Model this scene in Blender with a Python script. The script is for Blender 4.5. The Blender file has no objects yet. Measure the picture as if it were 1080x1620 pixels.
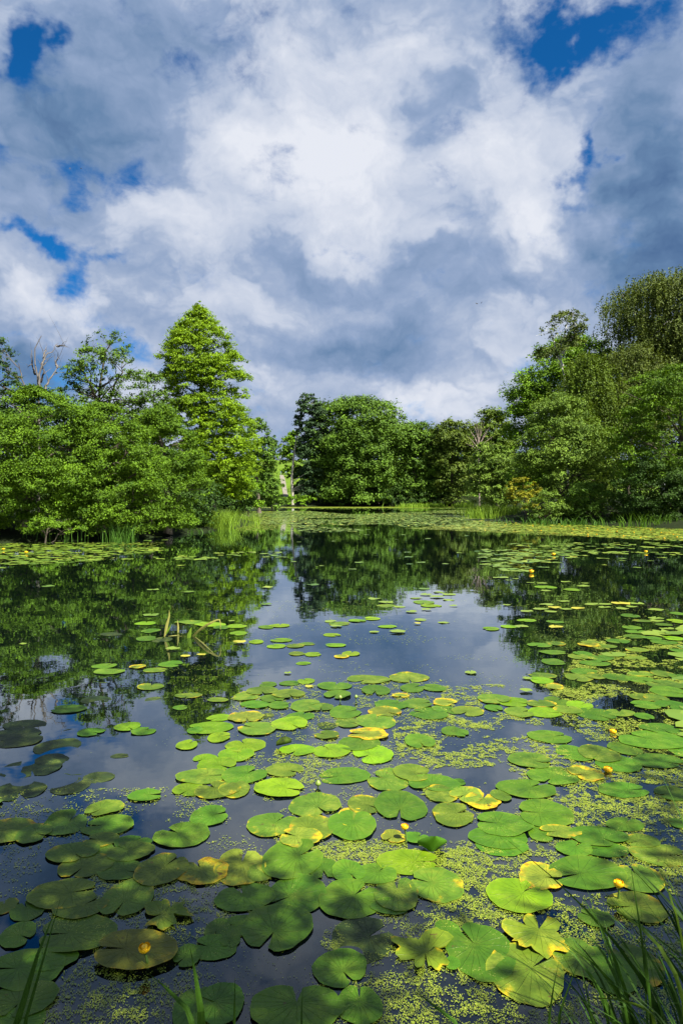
import bpy, math, random, zlib
import numpy as np
from mathutils import Vector

rng = np.random.default_rng(7)
random.seed(7)
C = bpy.context.scene.collection
SC = bpy.context.scene
R = math.radians

# ---------------------------------------------------------------- camera
FPX, HOR, HC = 1080.0, 788.0, 1.7          # focal length in photo pixels, horizon row, eye height above the water
cd = bpy.data.cameras.new('camera'); cam = bpy.data.objects.new('camera', cd); C.objects.link(cam)
cam.location = (0, 0, HC); cam.rotation_euler = (R(90), 0, 0)
cd.sensor_fit = 'VERTICAL'; cd.sensor_height = 36; cd.lens = 24
cd.shift_y = -22 / 1620.0
cd.clip_start = 0.05; cd.clip_end = 9000
SC.camera = cam

def gp(px, py, z=0.0):                      # where the sight line through a photo pixel meets height z
    d = (HC - z) * FPX / (py - HOR)
    return np.array([(px - 540) / FPX * d, d, z])
def at(px, py, Y):                          # the point on that sight line at distance Y
    return np.array([(px - 540) / FPX * Y, Y, HC + (HOR - py) / FPX * Y])

# ---------------------------------------------------------------- light and sky
EXPO = 1.65
SC.view_settings.view_transform = 'Standard'; SC.view_settings.look = 'None'
SC.view_settings.exposure = EXPO; SC.view_settings.gamma = 1.0
SC.view_settings.use_curve_mapping = False
try:
    SC.cycles.use_denoising = True
    SC.cycles.denoiser = 'OPENIMAGEDENOISE'
    SC.cycles.max_bounces = 8; SC.cycles.diffuse_bounces = 2; SC.cycles.glossy_bounces = 3
    SC.cycles.transparent_max_bounces = 6; SC.cycles.transmission_bounces = 4
    SC.cycles.sample_clamp_indirect = 4
except Exception:
    pass
SUN_AZ, SUN_EL = R(134), R(55)              # azimuth clockwise from +Y: the sun is high behind the viewer
sdir = Vector((math.sin(SUN_AZ) * math.cos(SUN_EL), math.cos(SUN_AZ) * math.cos(SUN_EL), math.sin(SUN_EL)))
sl = bpy.data.lights.new('sun', 'SUN'); sl.energy = 5.0; sl.angle = R(0.5); sl.color = (1.0, 0.94, 0.80)
so = bpy.data.objects.new('sun', sl); C.objects.link(so)
so.rotation_euler = sdir.to_track_quat('Z', 'Y').to_euler(); so.location = (0, 0, 60)

class NT:                                    # tiny node-tree writer
    def __init__(s, tree): s.t = tree; s.n = tree.nodes; s.l = tree.links
    def put(s, sock, v):
        if isinstance(v, bpy.types.NodeSocket): s.l.new(v, sock)
        elif v is not None: sock.default_value = v
    def m(s, op, a, b=None, c=None, clamp=False):
        x = s.n.new('ShaderNodeMath'); x.operation = op; x.use_clamp = clamp
        for i, v in enumerate((a, b, c)):
            if v is not None: s.put(x.inputs[i], v)
        return x.outputs[0]
    def v(s, op, a, b=None, out=0):
        x = s.n.new('ShaderNodeVectorMath'); x.operation = op
        s.put(x.inputs[0], a)
        if b is not None: s.put(x.inputs[1], b)
        return x.outputs[out]
    def noise(s, vec, scale, detail=4, rough=0.5, out=0, dist=0.0, lac=2.0):
        x = s.n.new('ShaderNodeTexNoise'); s.put(x.inputs['Vector'], vec)
        x.inputs['Scale'].default_value = scale; x.inputs['Detail'].default_value = detail
        x.inputs['Roughness'].default_value = rough; x.inputs['Distortion'].default_value = dist
        x.inputs['Lacunarity'].default_value = lac
        return x.outputs[out]
    def ramp(s, fac, stops, interp='LINEAR'):
        x = s.n.new('ShaderNodeValToRGB'); x.color_ramp.interpolation = interp
        e = x.color_ramp.elements
        while len(e) < len(stops): e.new(0.5)
        for i, (p, c) in enumerate(stops):
            e[i].position = p; e[i].color = (c[0], c[1], c[2], 1) if hasattr(c, '__len__') else (c, c, c, 1)
        s.put(x.inputs[0], fac); return x.outputs[0]
    def mix(s, fac, a, b, blend='MIX'):
        x = s.n.new('ShaderNodeMix'); x.data_type = 'RGBA'; x.blend_type = blend
        s.put(x.inputs[0], fac); s.put(x.inputs[6], a); s.put(x.inputs[7], b); return x.outputs[2]
    def smooth(s, v, lo, hi):
        x = s.n.new('ShaderNodeMapRange'); x.interpolation_type = 'SMOOTHSTEP'
        s.put(x.inputs[0], v); x.inputs[1].default_value = lo; x.inputs[2].default_value = hi
        return x.outputs[0]
def c4(r, g, b): return (r, g, b, 1.0)

def build_world():
    w = bpy.data.worlds.new('World'); SC.world = w; w.use_nodes = True
    t = NT(w.node_tree); t.n.clear()
    out = t.n.new('ShaderNodeOutputWorld'); bg = t.n.new('ShaderNodeBackground')
    t.l.new(bg.outputs[0], out.inputs[0])
    D = t.n.new('ShaderNodeTexCoord').outputs['Generated']
    D = t.v('NORMALIZE', D)
    sky = t.n.new('ShaderNodeTexSky'); sky.sky_type = 'NISHITA'; sky.sun_disc = False
    sky.sun_elevation = SUN_EL; sky.sun_rotation = SUN_AZ; sky.ozone_density = 4.0; sky.air_density = 0.9; sky.dust_density = 0.2
    blue = t.mix(1.0, sky.outputs[0], c4(0.003, 0.024, 0.040), 'MULTIPLY')
    # wander the look-up so that every cloud edge is ragged
    w1 = t.noise(D, 5.5, 5, 0.55, out=1)
    w2 = t.noise(D, 22.0, 4, 0.6, out=1)
    off = t.v('ADD', t.v('MULTIPLY', t.v('SUBTRACT', w1, (0.5, 0.5, 0.5)), (0.20, 0.20, 0.20)),
              t.v('MULTIPLY', t.v('SUBTRACT', w2, (0.5, 0.5, 0.5)), (0.045, 0.045, 0.045)))
    W = t.v('ADD', D, off)
    def blobs(lst, grow=1.0):
        acc = None
        for (px, py, rx, ry, a) in lst:
            v = np.array([(px - 540) / FPX, 1.0, (HOR - py) / FPX]); L = np.linalg.norm(v); c = v / L
            rx *= grow; ry *= grow
            k = t.v('MULTIPLY', t.v('SUBTRACT', W, tuple(c)), (FPX * L / rx, FPX * L / max(rx, ry), FPX * L / ry))
            g = t.m('MULTIPLY', t.m('EXPONENT', t.m('MULTIPLY', t.v('DOT_PRODUCT', k, k, out=1), -1.0)), a)
            acc = g if acc is None else t.m('ADD', acc, g)
        return acc
    holes = blobs([(22, 30, 34, 40, 1.3), (40, 90, 24, 45, 1.2), (860, 25, 62, 52, 1.6), (975, 12, 90, 34, 1.4), (905, 120, 18, 40, .75),
                   (270, 75, 30, 14, .75), (190, 128, 16, 12, .35), (105, 240, 30, 18, .95), (135, 275, 26, 16, .95), (160, 312, 18, 12, .8),
                   (205, 262, 30, 28, .8), (15, 272, 36, 14, .8), (5, 318, 20, 18, .8), (35, 385, 55, 13, 1.1), (70, 408, 18, 10, .8),
                   (112, 440, 18, 26, 1.1), (165, 410, 34, 10, .95), (212, 435, 26, 22, .7), (945, 235, 13, 46, .9),
                   (925, 268, 22, 22, .75), (955, 320, 12, 26, .5), (380, 160, 60, 20, .5), (915, 455, 18, 14, .6), (800, 70, 22, 22, .5),
                   (235, 585, 40, 16, .6), (60, 560, 90, 40, .35), (870, 560, 40, 40, .45)], 1.42)
    glow = blobs([(790, 290, 120, 75, .36), (880, 350, 70, 45, .30), (530, 300, 130, 85, .30), (450, 240, 140, 70, .22),
                  (560, 120, 130, 90, .16), (765, 95, 45, 45, .34), (680, 60, 50, 45, .16), (345, 215, 60, 40, .22), (270, 340, 110, 45, .24),
                  (30, 470, 60, 50, .26), (130, 500, 40, 24, .26), (760, 540, 120, 40, .18), (600, 370, 80, 40, .12),
                  (580, 615, 150, 26, .22), (420, 590, 60, 40, .16), (800, 620, 90, 50, .14), (420, 480, 110, 30, .12),
                  (690, 640, 80, 25, .20), (50, 25, 60, 30, -.1),
                  (590, 560, 130, 40, -.27), (620, 505, 90, 32, -.16), (450, 410, 80, 50, -.08), (690, 230, 55, 110, -.17),
                  (640, 430, 130, 35, -.08), (130, 170, 130, 60, -.26), (40, 250, 90, 110, -.20), (1010, 300, 75, 110, -.40),
                  (1050, 150, 60, 90, -.22), (1060, 420, 90, 70, -.34), (820, 445, 90, 26, -.12), (230, 40, 150, 50, -.20),
                  (30, 580, 90, 45, -.40), (1000, 480, 100, 40, -.14), (720, 170, 50, 45, -.12), (430, 560, 60, 22, -.12)])
    P = t.v('MULTIPLY', D, (1.0, 1.0, 1.45))
    lit = (0.02, -0.02, 0.06)
    f1 = t.noise(P, 2.6, 8, 0.52, dist=0.15)
    f2 = t.noise(t.v('ADD', P, lit), 2.6, 8, 0.52, dist=0.15)
    emb = t.m('SUBTRACT', f1, f2)
    def billow(vec, scale, det):                # heaped rounded cells with creases between them
        acc = None
        for o in range(det):
            n = t.noise(vec, scale * 2.1 ** o, 0, 0.5); n = t.m('ABSOLUTE', t.m('SUBTRACT', n, 0.5))
            n = t.m('MULTIPLY', n, 0.55 ** o); acc = n if acc is None else t.m('ADD', acc, n)
        return acc
    PW = t.v('ADD', P, t.v('MULTIPLY', t.v('SUBTRACT', w1, (0.5, 0.5, 0.5)), (0.16, 0.16, 0.16)))
    PW = t.v('ADD', PW, t.v('MULTIPLY', t.v('SUBTRACT', w2, (0.5, 0.5, 0.5)), (0.02, 0.02, 0.02)))
    b1 = billow(PW, 6.0, 5)
    b2 = billow(t.v('ADD', PW, (0.006, -0.006, 0.022)), 6.0, 5)
    emb2 = t.m('SUBTRACT', b1, b2)
    g1 = t.noise(P, 9.0, 8, 0.62, dist=0.25)
    h = t.m('ADD', t.m('MULTIPLY', holes, 0.86), t.m('MULTIPLY', t.m('SUBTRACT', g1, 0.5), 2.3))
    h = t.m('ADD', h, t.m('MULTIPLY', t.m('SUBTRACT', f1, 0.5), 0.6))
    h = t.m('ADD', h, t.m('MULTIPLY', t.m('SUBTRACT', t.noise(P, 26.0, 6, 0.65, dist=0.4), 0.5), 1.2))
    thin = t.smooth(h, 0.16, 1.15)
    b = t.m('ADD', 0.505, t.m('MULTIPLY', glow, 0.86))
    b = t.m('ADD', b, t.m('MULTIPLY', emb, 0.6))
    b = t.m('ADD', b, t.m('MULTIPLY', emb2, 0.36))
    b = t.m('ADD', b, t.m('MULTIPLY', t.m('SUBTRACT', b1, 0.22), 0.20))
    # the brighter heaps stand out before the greyer deck behind
    heap = t.smooth(t.m('ADD', t.m('ADD', glow, t.m('MULTIPLY', t.m('SUBTRACT', f1, 0.5), 1.3)), t.m('MULTIPLY', t.m('SUBTRACT', b1, 0.22), 0.9)), -0.02, 0.18)
    b = t.m('ADD', b, t.m('MULTIPLY', heap, 0.11))
    k = 2 ** -EXPO
    def q(r, g, bb): return tuple(k * (x / 255) ** 2.2 for x in (r, g, bb))
    col = t.ramp(b, [(0.0, q(70, 100, 144)), (0.20, q(104, 134, 172)), (0.45, q(147, 167, 200)), (0.68, q(190, 201, 222)), (0.95, q(230, 234, 244))])
    final = t.mix(thin, col, blue)
    # Background strength 0.1 over physically scaled radiance
    final = t.v('MULTIPLY', final, (10.0, 10.0, 10.0))
    t.l.new(final, bg.inputs[0]); bg.inputs[1].default_value = 0.1
    w.cycles.sampling_method = 'MANUAL'; w.cycles.sample_map_resolution = 512
build_world()

# ---------------------------------------------------------------- mesh helpers
def mesh_np(name, V, Fc, mat, parent=None, attrs=None, smooth=False, loc=None):
    V = np.asarray(V, dtype=np.float32); Fc = np.asarray(Fc, dtype=np.int32)
    if loc is not None: V = V - np.asarray(loc, dtype=np.float32)
    me = bpy.data.meshes.new(name)
    k = Fc.shape[1]; nf = Fc.shape[0]
    me.vertices.add(len(V)); me.vertices.foreach_set('co', V.ravel())
    me.loops.add(nf * k); me.loops.foreach_set('vertex_index', Fc.ravel())
    me.polygons.add(nf); me.polygons.foreach_set('loop_start', np.arange(0, nf * k, k, dtype=np.int32))
    me.polygons.foreach_set('use_smooth', np.full(nf, smooth, dtype=bool))
    for an, dom, arr in (attrs or []):
        a = me.attributes.new(an, 'FLOAT', dom); a.data.foreach_set('value', np.asarray(arr, dtype=np.float32))
    me.update(calc_edges=True); me.validate()
    me.materials.append(mat)
    o = bpy.data.objects.new(name, me); C.objects.link(o)
    if parent: o.parent = parent
    if loc is not None: o.location = tuple(float(x) for x in loc)
    return o
def tag(o, label, cat, group=None, kind=None):
    if label: o['label'] = label
    if cat: o['category'] = cat
    if group: o['group'] = group
    if kind: o['kind'] = kind
    return o
def empty(name, loc):
    o = bpy.data.objects.new(name, None); C.objects.link(o); o.location = tuple(float(x) for x in loc)
    o.empty_display_size = 0.2; return o
def vnoise(x, y, seed=0):                     # smooth value noise, vectorised
    def h(i, j):
        n = (i * 374761393 + j * 668265263 + seed * 974711) & 0x7fffffff
        n = (n ^ (n >> 13)) * 1274126177 & 0x7fffffff
        return ((n ^ (n >> 16)) & 0xffff) / 65535.0
    xi = np.floor(x).astype(np.int64); yi = np.floor(y).astype(np.int64)
    fx = x - xi; fy = y - yi; fx = fx * fx * (3 - 2 * fx); fy = fy * fy * (3 - 2 * fy)
    return (h(xi, yi) * (1 - fx) + h(xi + 1, yi) * fx) * (1 - fy) + (h(xi, yi + 1) * (1 - fx) + h(xi + 1, yi + 1) * fx) * fy
def fbm(x, y, seed=0, oct=4):
    s = 0; a = 1; n = 0
    for i in range(oct):
        s = s + a * vnoise(x * 2 ** i + 17.3 * i, y * 2 ** i + 9.1 * i, seed + i); n += a; a *= 0.5
    return s / n
def inpoly(x, y, poly):
    ins = np.zeros(x.shape, bool); p = np.asarray(poly); j = len(p) - 1
    for i in range(len(p)):
        c = ((p[i, 1] > y) != (p[j, 1] > y)) & (x < (p[j, 0] - p[i, 0]) * (y - p[i, 1]) / (p[j, 1] - p[i, 1] + 1e-12) + p[i, 0])
        ins ^= c; j = i
    return ins
def segdist(x, y, poly):
    p = np.asarray(poly); d = np.full(x.shape, 1e9)
    for i in range(len(p)):
        a = p[i]; b = p[(i + 1) % len(p)]; ab = b - a; L = (ab ** 2).sum()
        tt = np.clip(((x - a[0]) * ab[0] + (y - a[1]) * ab[1]) / L, 0, 1)
        d = np.minimum(d, np.hypot(x - a[0] - tt * ab[0], y - a[1] - tt * ab[1]))
    return d
def tubes(paths, sides=7):                    # paths: (points, radii); all in one mesh
    Vs, Fs, n = [], [], 0
    for pts, rad in paths:
        pts = np.asarray(pts, float); k = len(pts)
        tan = np.gradient(pts, axis=0); tan /= np.linalg.norm(tan, axis=1)[:, None] + 1e-9
        ref = np.array([0.31, 0.95, 0.05]); u = np.cross(tan, ref); u /= np.linalg.norm(u, axis=1)[:, None] + 1e-9
        v = np.cross(tan, u)
        a = np.linspace(0, 2 * np.pi, sides, endpoint=False)
        ring = pts[:, None, :] + np.asarray(rad, float)[:, None, None] * (np.cos(a)[None, :, None] * u[:, None, :] + np.sin(a)[None, :, None] * v[:, None, :])
        Vs.append(ring.reshape(-1, 3))
        i = np.arange(k - 1)[:, None] * sides + np.arange(sides)[None, :]
        j = np.arange(k - 1)[:, None] * sides + (np.arange(sides)[None, :] + 1) % sides
        Fs.append(np.stack([i, j, j + sides, i + sides], -1).reshape(-1, 4) + n); n += k * sides
    return np.concatenate(Vs), np.concatenate(Fs)
def curve(p0, p1, bend, n=8, jit=0.0):
    t = np.linspace(0, 1, n)[:, None]; p0 = np.asarray(p0, float); p1 = np.asarray(p1, float)
    q = p0 + (p1 - p0) * t + np.asarray(bend)[None] * (4 * t * (1 - t))
    if jit: q[1:-1] += rng.normal(0, jit, (n - 2, 3))
    return q
def poly_path(pts, n=14):
    pts = np.asarray(pts, float); s = np.r_[0, np.cumsum(np.linalg.norm(np.diff(pts, axis=0), axis=1))]
    t = np.linspace(0, s[-1], n); return np.stack([np.interp(t, s, pts[:, i]) for i in range(3)], 1)

# ---------------------------------------------------------------- materials
def mat(name):
    m = bpy.data.materials.new(name); m.use_nodes = True; t = NT(m.node_tree); t.n.clear()
    out = t.n.new('ShaderNodeOutputMaterial'); return m, t, out
def princ(t, base, rough=0.5, spec=0.5, bump=None, bdist=0.01, bstr=0.5):
    p = t.n.new('ShaderNodeBsdfPrincipled'); t.put(p.inputs['Base Color'], base); t.put(p.inputs['Roughness'], rough)
    p.inputs['Specular IOR Level'].default_value = spec
    if bump is not None:
        b = t.n.new('ShaderNodeBump'); b.inputs['Distance'].default_value = bdist; b.inputs['Strength'].default_value = bstr
        t.l.new(bump, b.inputs['Height']); t.l.new(b.outputs[0], p.inputs['Normal'])
    return p
def attr(t, name):
    a = t.n.new('ShaderNodeAttribute'); a.attribute_name = name; return a.outputs['Fac']
def objpos(t): return t.n.new('ShaderNodeTexCoord').outputs['Object']

def leaf_mat(name, lo, hi, trans=0.35, tcol=None, rough=0.45):
    m, t, out = mat(name); lo = tuple(x * .72 for x in lo); hi = tuple(x * .80 for x in hi)
    col = t.ramp(attr(t, 'tint'), [(0.0, lo), (0.75, hi), (1.0, tuple(min(1, x * 1.35) for x in hi))])
    p = princ(t, col, rough + .15, 0.16)
    tr = t.n.new('ShaderNodeBsdfTranslucent')
    t.put(tr.inputs[0], t.mix(1.0, col, c4(*(tcol or (1.5, 1.35, 0.5))), 'MULTIPLY'))
    mx = t.n.new('ShaderNodeMixShader'); mx.inputs[0].default_value = trans
    t.l.new(p.outputs[0], mx.inputs[1]); t.l.new(tr.outputs[0], mx.inputs[2]); t.l.new(mx.outputs[0], out.inputs[0]); return m
def bark_mat(name, c1, c2, scale=6, stretch=0.25):
    m, t, out = mat(name)
    P = t.v('MULTIPLY', objpos(t), (1, 1, stretch)); n = t.noise(P, scale, 6, 0.65)
    p = princ(t, t.ramp(n, [(0.35, c1), (0.65, c2)]), 0.85, 0.2, n, 0.03, 0.7); t.l.new(p.outputs[0], out.inputs[0]); return m
def birch_bark():
    m, t, out = mat('birch_bark')
    P = objpos(t); n = t.noise(t.v('MULTIPLY', P, (1, 1, 5)), 3.0, 4, 0.6); n2 = t.noise(P, 1.2, 3)
    col = t.ramp(t.m('ADD', t.m('MULTIPLY', n, .7), t.m('MULTIPLY', n2, .3)), [(0.40, (0.06, 0.05, 0.045)), (0.50, (0.55, 0.54, 0.50)), (0.7, (0.68, 0.67, 0.63))])
    p = princ(t, col, 0.7, 0.3, n, 0.02, 0.5); t.l.new(p.outputs[0], out.inputs[0]); return m

M = {}
M['alder'] = leaf_mat('alder_leaves', (0.030, 0.080, 0.004), (0.112, 0.215, 0.008), 0.24)
M['airy'] = leaf_mat('tall_alder_leaves', (0.034, 0.080, 0.008), (0.100, 0.190, 0.014), 0.21)
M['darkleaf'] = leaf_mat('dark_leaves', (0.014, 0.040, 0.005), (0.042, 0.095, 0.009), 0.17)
M['cypress'] = leaf_mat('cypress_needles', (0.070, 0.155, 0.004), (0.205, 0.340, 0.008), 0.26)
M['oak'] = leaf_mat('oak_leaves', (0.032, 0.084, 0.008), (0.105, 0.200, 0.016), 0.17)
M['pine'] = leaf_mat('pine_needles', (0.016, 0.044, 0.018), (0.050, 0.100, 0.030), 0.10)
M['lime'] = leaf_mat('lime_leaves', (0.055, 0.130, 0.006), (0.150, 0.285, 0.010), 0.24)
M['olive'] = leaf_mat('olive_leaves', (0.044, 0.086, 0.008), (0.130, 0.205, 0.016), 0.18)
M['birch'] = leaf_mat('birch_leaves', (0.040, 0.070, 0.010), (0.120, 0.165, 0.026), 0.17)
M['sallow'] = leaf_mat('sallow_leaves', (0.048, 0.105, 0.010), (0.150, 0.245, 0.026), 0.17)
M['yellow'] = leaf_mat('yellowing_leaves', (0.100, 0.130, 0.008), (0.270, 0.270, 0.014), 0.23)
M['brownish'] = leaf_mat('bronze_green_leaves', (0.040, 0.080, 0.010), (0.115, 0.170, 0.018), 0.16)
M['blue'] = leaf_mat('blue_green_leaves', (0.040, 0.090, 0.050), (0.090, 0.170, 0.095), 0.13)
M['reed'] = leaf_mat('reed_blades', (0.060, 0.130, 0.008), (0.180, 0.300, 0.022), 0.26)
M['reed_shaded'] = leaf_mat('shaded_blades', (0.020, 0.060, 0.006), (0.060, 0.150, 0.012), 0.20)  # darker copy of the reed blades, shade put into the colour
M['reed_half_shaded'] = leaf_mat('half_shaded_blades', (0.035, 0.095, 0.006), (0.100, 0.210, 0.014), 0.23)  # half-dark copy of the reed blades, partial shade put into the colour
M['deadreed'] = leaf_mat('bleached_reed', (0.16, 0.20, 0.03), (0.38, 0.36, 0.10), 0.20)
M['bark'] = bark_mat('grey_brown_bark', (0.035, 0.028, 0.020), (0.13, 0.11, 0.085))
M['pale_bark'] = bark_mat('pale_bark', (0.18, 0.16, 0.13), (0.42, 0.40, 0.35))
M['dead'] = bark_mat('weathered_dead_wood', (0.055, 0.050, 0.045), (0.17, 0.155, 0.145), 5)
M['twig'] = bark_mat('pinkish_dead_twigs', (0.16, 0.12, 0.10), (0.34, 0.28, 0.25), 5)
M['birch_bark'] = birch_bark()

def ground_mat():
    m, t, out = mat('meadow_and_mud')
    P = t.n.new('ShaderNodeNewGeometry').outputs['Position']
    n = t.noise(P, 0.35, 6, 0.6); n2 = t.noise(P, 6.0, 5, 0.7)
    grass = t.ramp(t.m('ADD', t.m('MULTIPLY', n, .6), t.m('MULTIPLY', n2, .4)), [(0.3, (0.04, 0.08, 0.008)), (0.55, (0.08, 0.135, 0.012)), (0.75, (0.115, 0.16, 0.02))])
    mud = t.ramp(n2, [(0.3, (0.005, 0.009, 0.003)), (0.7, (0.014, 0.022, 0.006))])
    z = t.n.new('ShaderNodeSeparateXYZ'); t.l.new(P, z.inputs[0])
    k = t.smooth(t.m('ADD', z.outputs[2], t.m('MULTIPLY', n, 1.2)), 2.2, 3.6)
    p = princ(t, t.mix(k, mud, grass), 0.95, 0.1, n2, 0.08, 0.6); t.l.new(p.outputs[0], out.inputs[0]); return m
M['ground'] = ground_mat()
def water_mat():
    m, t, out = mat('pond_water')
    P = t.n.new('ShaderNodeNewGeometry').outputs['Position']
    n = t.noise(P, 2.2, 3, 0.5); n2 = t.noise(t.v('MULTIPLY', P, (1.0, 0.35, 1)), 0.5, 3, 0.5)
    b = t.n.new('ShaderNodeBump'); b.inputs['Distance'].default_value = 0.0035; b.inputs['Strength'].default_value = 0.35
    t.l.new(t.m('ADD', n, t.m('MULTIPLY', n2, 1.5)), b.inputs['Height'])
    lw = t.n.new('ShaderNodeLayerWeight'); lw.inputs[0].default_value = 0.5; t.l.new(b.outputs[0], lw.inputs['Normal'])
    fac = t.m('MULTIPLY_ADD', t.m('POWER', lw.outputs['Facing'], 2.85), 1.02, 0.008, True)
    gl = t.n.new('ShaderNodeBsdfGlossy'); gl.inputs['Roughness'].default_value = 0.015; gl.inputs[0].default_value = c4(0.90, 0.97, 1.0)
    t.l.new(b.outputs[0], gl.inputs['Normal'])
    tr = t.n.new('ShaderNodeBsdfTransparent'); tr.inputs[0].default_value = c4(0.55, 0.62, 0.55)
    df = t.n.new('ShaderNodeBsdfDiffuse'); df.inputs[0].default_value = c4(0.0012, 0.0026, 0.0050)
    a = t.n.new('ShaderNodeMixShader'); a.inputs[0].default_value = 0.25; t.l.new(df.outputs[0], a.inputs[1]); t.l.new(tr.outputs[0], a.inputs[2])
    x = t.n.new('ShaderNodeMixShader'); t.l.new(fac, x.inputs[0]); t.l.new(a.outputs[0], x.inputs[1]); t.l.new(gl.outputs[0], x.inputs[2])
    vo = t.n.new('ShaderNodeTexVoronoi'); vo.inputs['Scale'].default_value = 26.0; t.l.new(P, vo.inputs['Vector'])
    dust = t.m('MULTIPLY', t.m('LESS_THAN', vo.outputs['Distance'], 0.10), t.m('GREATER_THAN', t.noise(P, 1.1, 5, 0.65), 0.50))
    dd = t.n.new('ShaderNodeBsdfDiffuse'); dd.inputs[0].default_value = c4(0.09, 0.11, 0.05)
    y = t.n.new('ShaderNodeMixShader'); t.l.new(t.m('MULTIPLY', dust, 0.7), y.inputs[0]); t.l.new(x.outputs[0], y.inputs[1]); t.l.new(dd.outputs[0], y.inputs[2])
    t.l.new(y.outputs[0], out.inputs[0]); return m
M['water'] = water_mat()
def path_mat():
    m, t, out = mat('pale_gravel')
    n = t.noise(objpos(t), 5.0, 6, 0.7)
    p = princ(t, t.ramp(n, [(0.3, (0.11, 0.10, 0.085)), (0.7, (0.20, 0.185, 0.16))]), 0.95, 0.1, n, 0.03); t.l.new(p.outputs[0], out.inputs[0]); return m
M['path'] = path_mat()
def pad_mat():
    m, t, out = mat('lily_pad')
    oi = t.n.new('ShaderNodeObjectInfo'); P = objpos(t); rnd = oi.outputs['Random']
    tt = attr(t, 'radial'); ang = attr(t, 'angle'); decay = oi.outputs['Alpha']
    Pr = t.v('ADD', P, t.v('MULTIPLY', t.n.new('ShaderNodeCombineXYZ').outputs[0], (1, 1, 1)))
    # offset the pattern for every pad
    cx = t.n.new('ShaderNodeCombineXYZ'); t.put(cx.inputs[0], t.m('MULTIPLY', rnd, 37.0)); t.put(cx.inputs[1], t.m('MULTIPLY', rnd, 91.0))
    Pr = t.v('ADD', P, cx.outputs[0])
    n = t.noise(Pr, 9.0, 5, 0.6); nf = t.noise(Pr, 60.0, 4, 0.65); nb = t.noise(Pr, 26.0, 3, 0.5)
    base = t.mix(t.smooth(n, 0.3, 0.7), t.mix(1.0, oi.outputs['Color'], c4(0.74, 0.78, 0.8), 'MULTIPLY'), t.mix(1.0, oi.outputs['Color'], c4(1.22, 1.12, 1.0), 'MULTIPLY'))
    blot = t.smooth(t.noise(Pr, 5.0, 6, 0.7), 0.48, 0.66)
    base = t.mix(t.m('MULTIPLY', blot, t.m('ADD', 0.25, t.m('MULTIPLY', decay, 1.6), None, True)), base, c4(0.135, 0.175, 0.016))
    film = t.smooth(t.noise(t.v('ADD', Pr, (5, 3, 0)), 7.0, 6, 0.7), 0.50, 0.72)
    base = t.mix(t.m('MULTIPLY', film, 0.55), base, c4(0.014, 0.040, 0.003))
    # radiating veins
    vs = t.m('ABSOLUTE', t.m('SINE', t.m('ADD', t.m('MULTIPLY', ang, 8.5), t.m('MULTIPLY', n, 2.0))))
    vein = t.m('MULTIPLY', t.m('SUBTRACT', 1.0, t.smooth(vs, 0.0, 0.22)), t.m('SUBTRACT', 1.0, t.m('MULTIPLY', tt, 0.75)))
    base = t.mix(t.m('MULTIPLY', vein, 0.55), base, t.mix(1.0, base, c4(1.5, 1.35, 1.2), 'MULTIPLY'))
    # yellowing from the rim inwards
    e = t.m('ADD', t.m('MULTIPLY', tt, 0.55), t.m('MULTIPLY', t.m('SUBTRACT', n, 0.5), 1.5))
    e = t.m('ADD', e, t.m('MULTIPLY', decay, 1.15))
    ym = t.smooth(e, 0.86, 1.12)
    yc = t.ramp(nb, [(0.35, (0.24, 0.11, 0.006)), (0.5, (0.42, 0.29, 0.005)), (0.7, (0.24, 0.27, 0.01))])
    base = t.mix(t.m('MULTIPLY', ym, 0.78), base, yc)
    base = t.mix(t.m('MULTIPLY', t.smooth(tt, 0.955, 0.99), 0.35), base, t.mix(1.0, base, c4(1.9, 1.6, 1.1), 'MULTIPLY'))
    # brown rot
    br = t.smooth(t.m('ADD', t.noise(Pr, 17.0, 4, 0.6), t.m('MULTIPLY', decay, 0.16)), 0.70, 0.76)
    base = t.mix(t.m('MULTIPLY', br, 0.85), base, c4(0.055, 0.030, 0.012))
    # stranded specks of duckweed and pollen
    vo = t.n.new('ShaderNodeTexVoronoi'); vo.inputs['Scale'].default_value = 120.0; t.l.new(Pr, vo.inputs['Vector'])
    sp = t.m('MULTIPLY', t.m('LESS_THAN', vo.outputs['Distance'], t.m('MULTIPLY', nf, 0.5)), t.smooth(t.m('ADD', n, t.m('MULTIPLY', rnd, 0.12)), 0.56, 0.70))
    base = t.mix(t.m('MULTIPLY', sp, 0.65), base, c4(0.22, 0.26, 0.06))
    bump = t.m('ADD', t.m('MULTIPLY', vein, 0.6), t.m('ADD', t.m('MULTIPLY', nb, 0.8), t.m('MULTIPLY', sp, 0.8)))
    p = princ(t, base, t.m('ADD', 0.34, t.m('MULTIPLY', nf, 0.3)), 0.20, bump, 0.007, 0.9)
    t.l.new(p.outputs[0], out.inputs[0]); return m
M['pad'] = pad_mat()
def padfar_mat():
    m, t, out = mat('distant_lily_pads')
    col = t.ramp(attr(t, 'tint'), [(0.0, (0.035, 0.085, 0.008)), (0.5, (0.090, 0.150, 0.012)), (0.85, (0.16, 0.21, 0.02)), (1.0, (0.30, 0.26, 0.02))])
    p = princ(t, col, 0.42, 0.5); t.l.new(p.outputs[0], out.inputs[0]); return m
M['padfar'] = padfar_mat()
def simple(name, c, rough=0.5, spec=0.5, c2=None, sc=30):
    m, t, out = mat(name)
    n = t.noise(objpos(t), sc, 4, 0.6)
    c2 = c2 or tuple(x * 0.7 for x in c)
    p = princ(t, t.ramp(n, [(0.3, c2), (0.7, c)]), rough, spec, n, 0.002, 0.4); t.l.new(p.outputs[0], out.inputs[0]); return m
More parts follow.
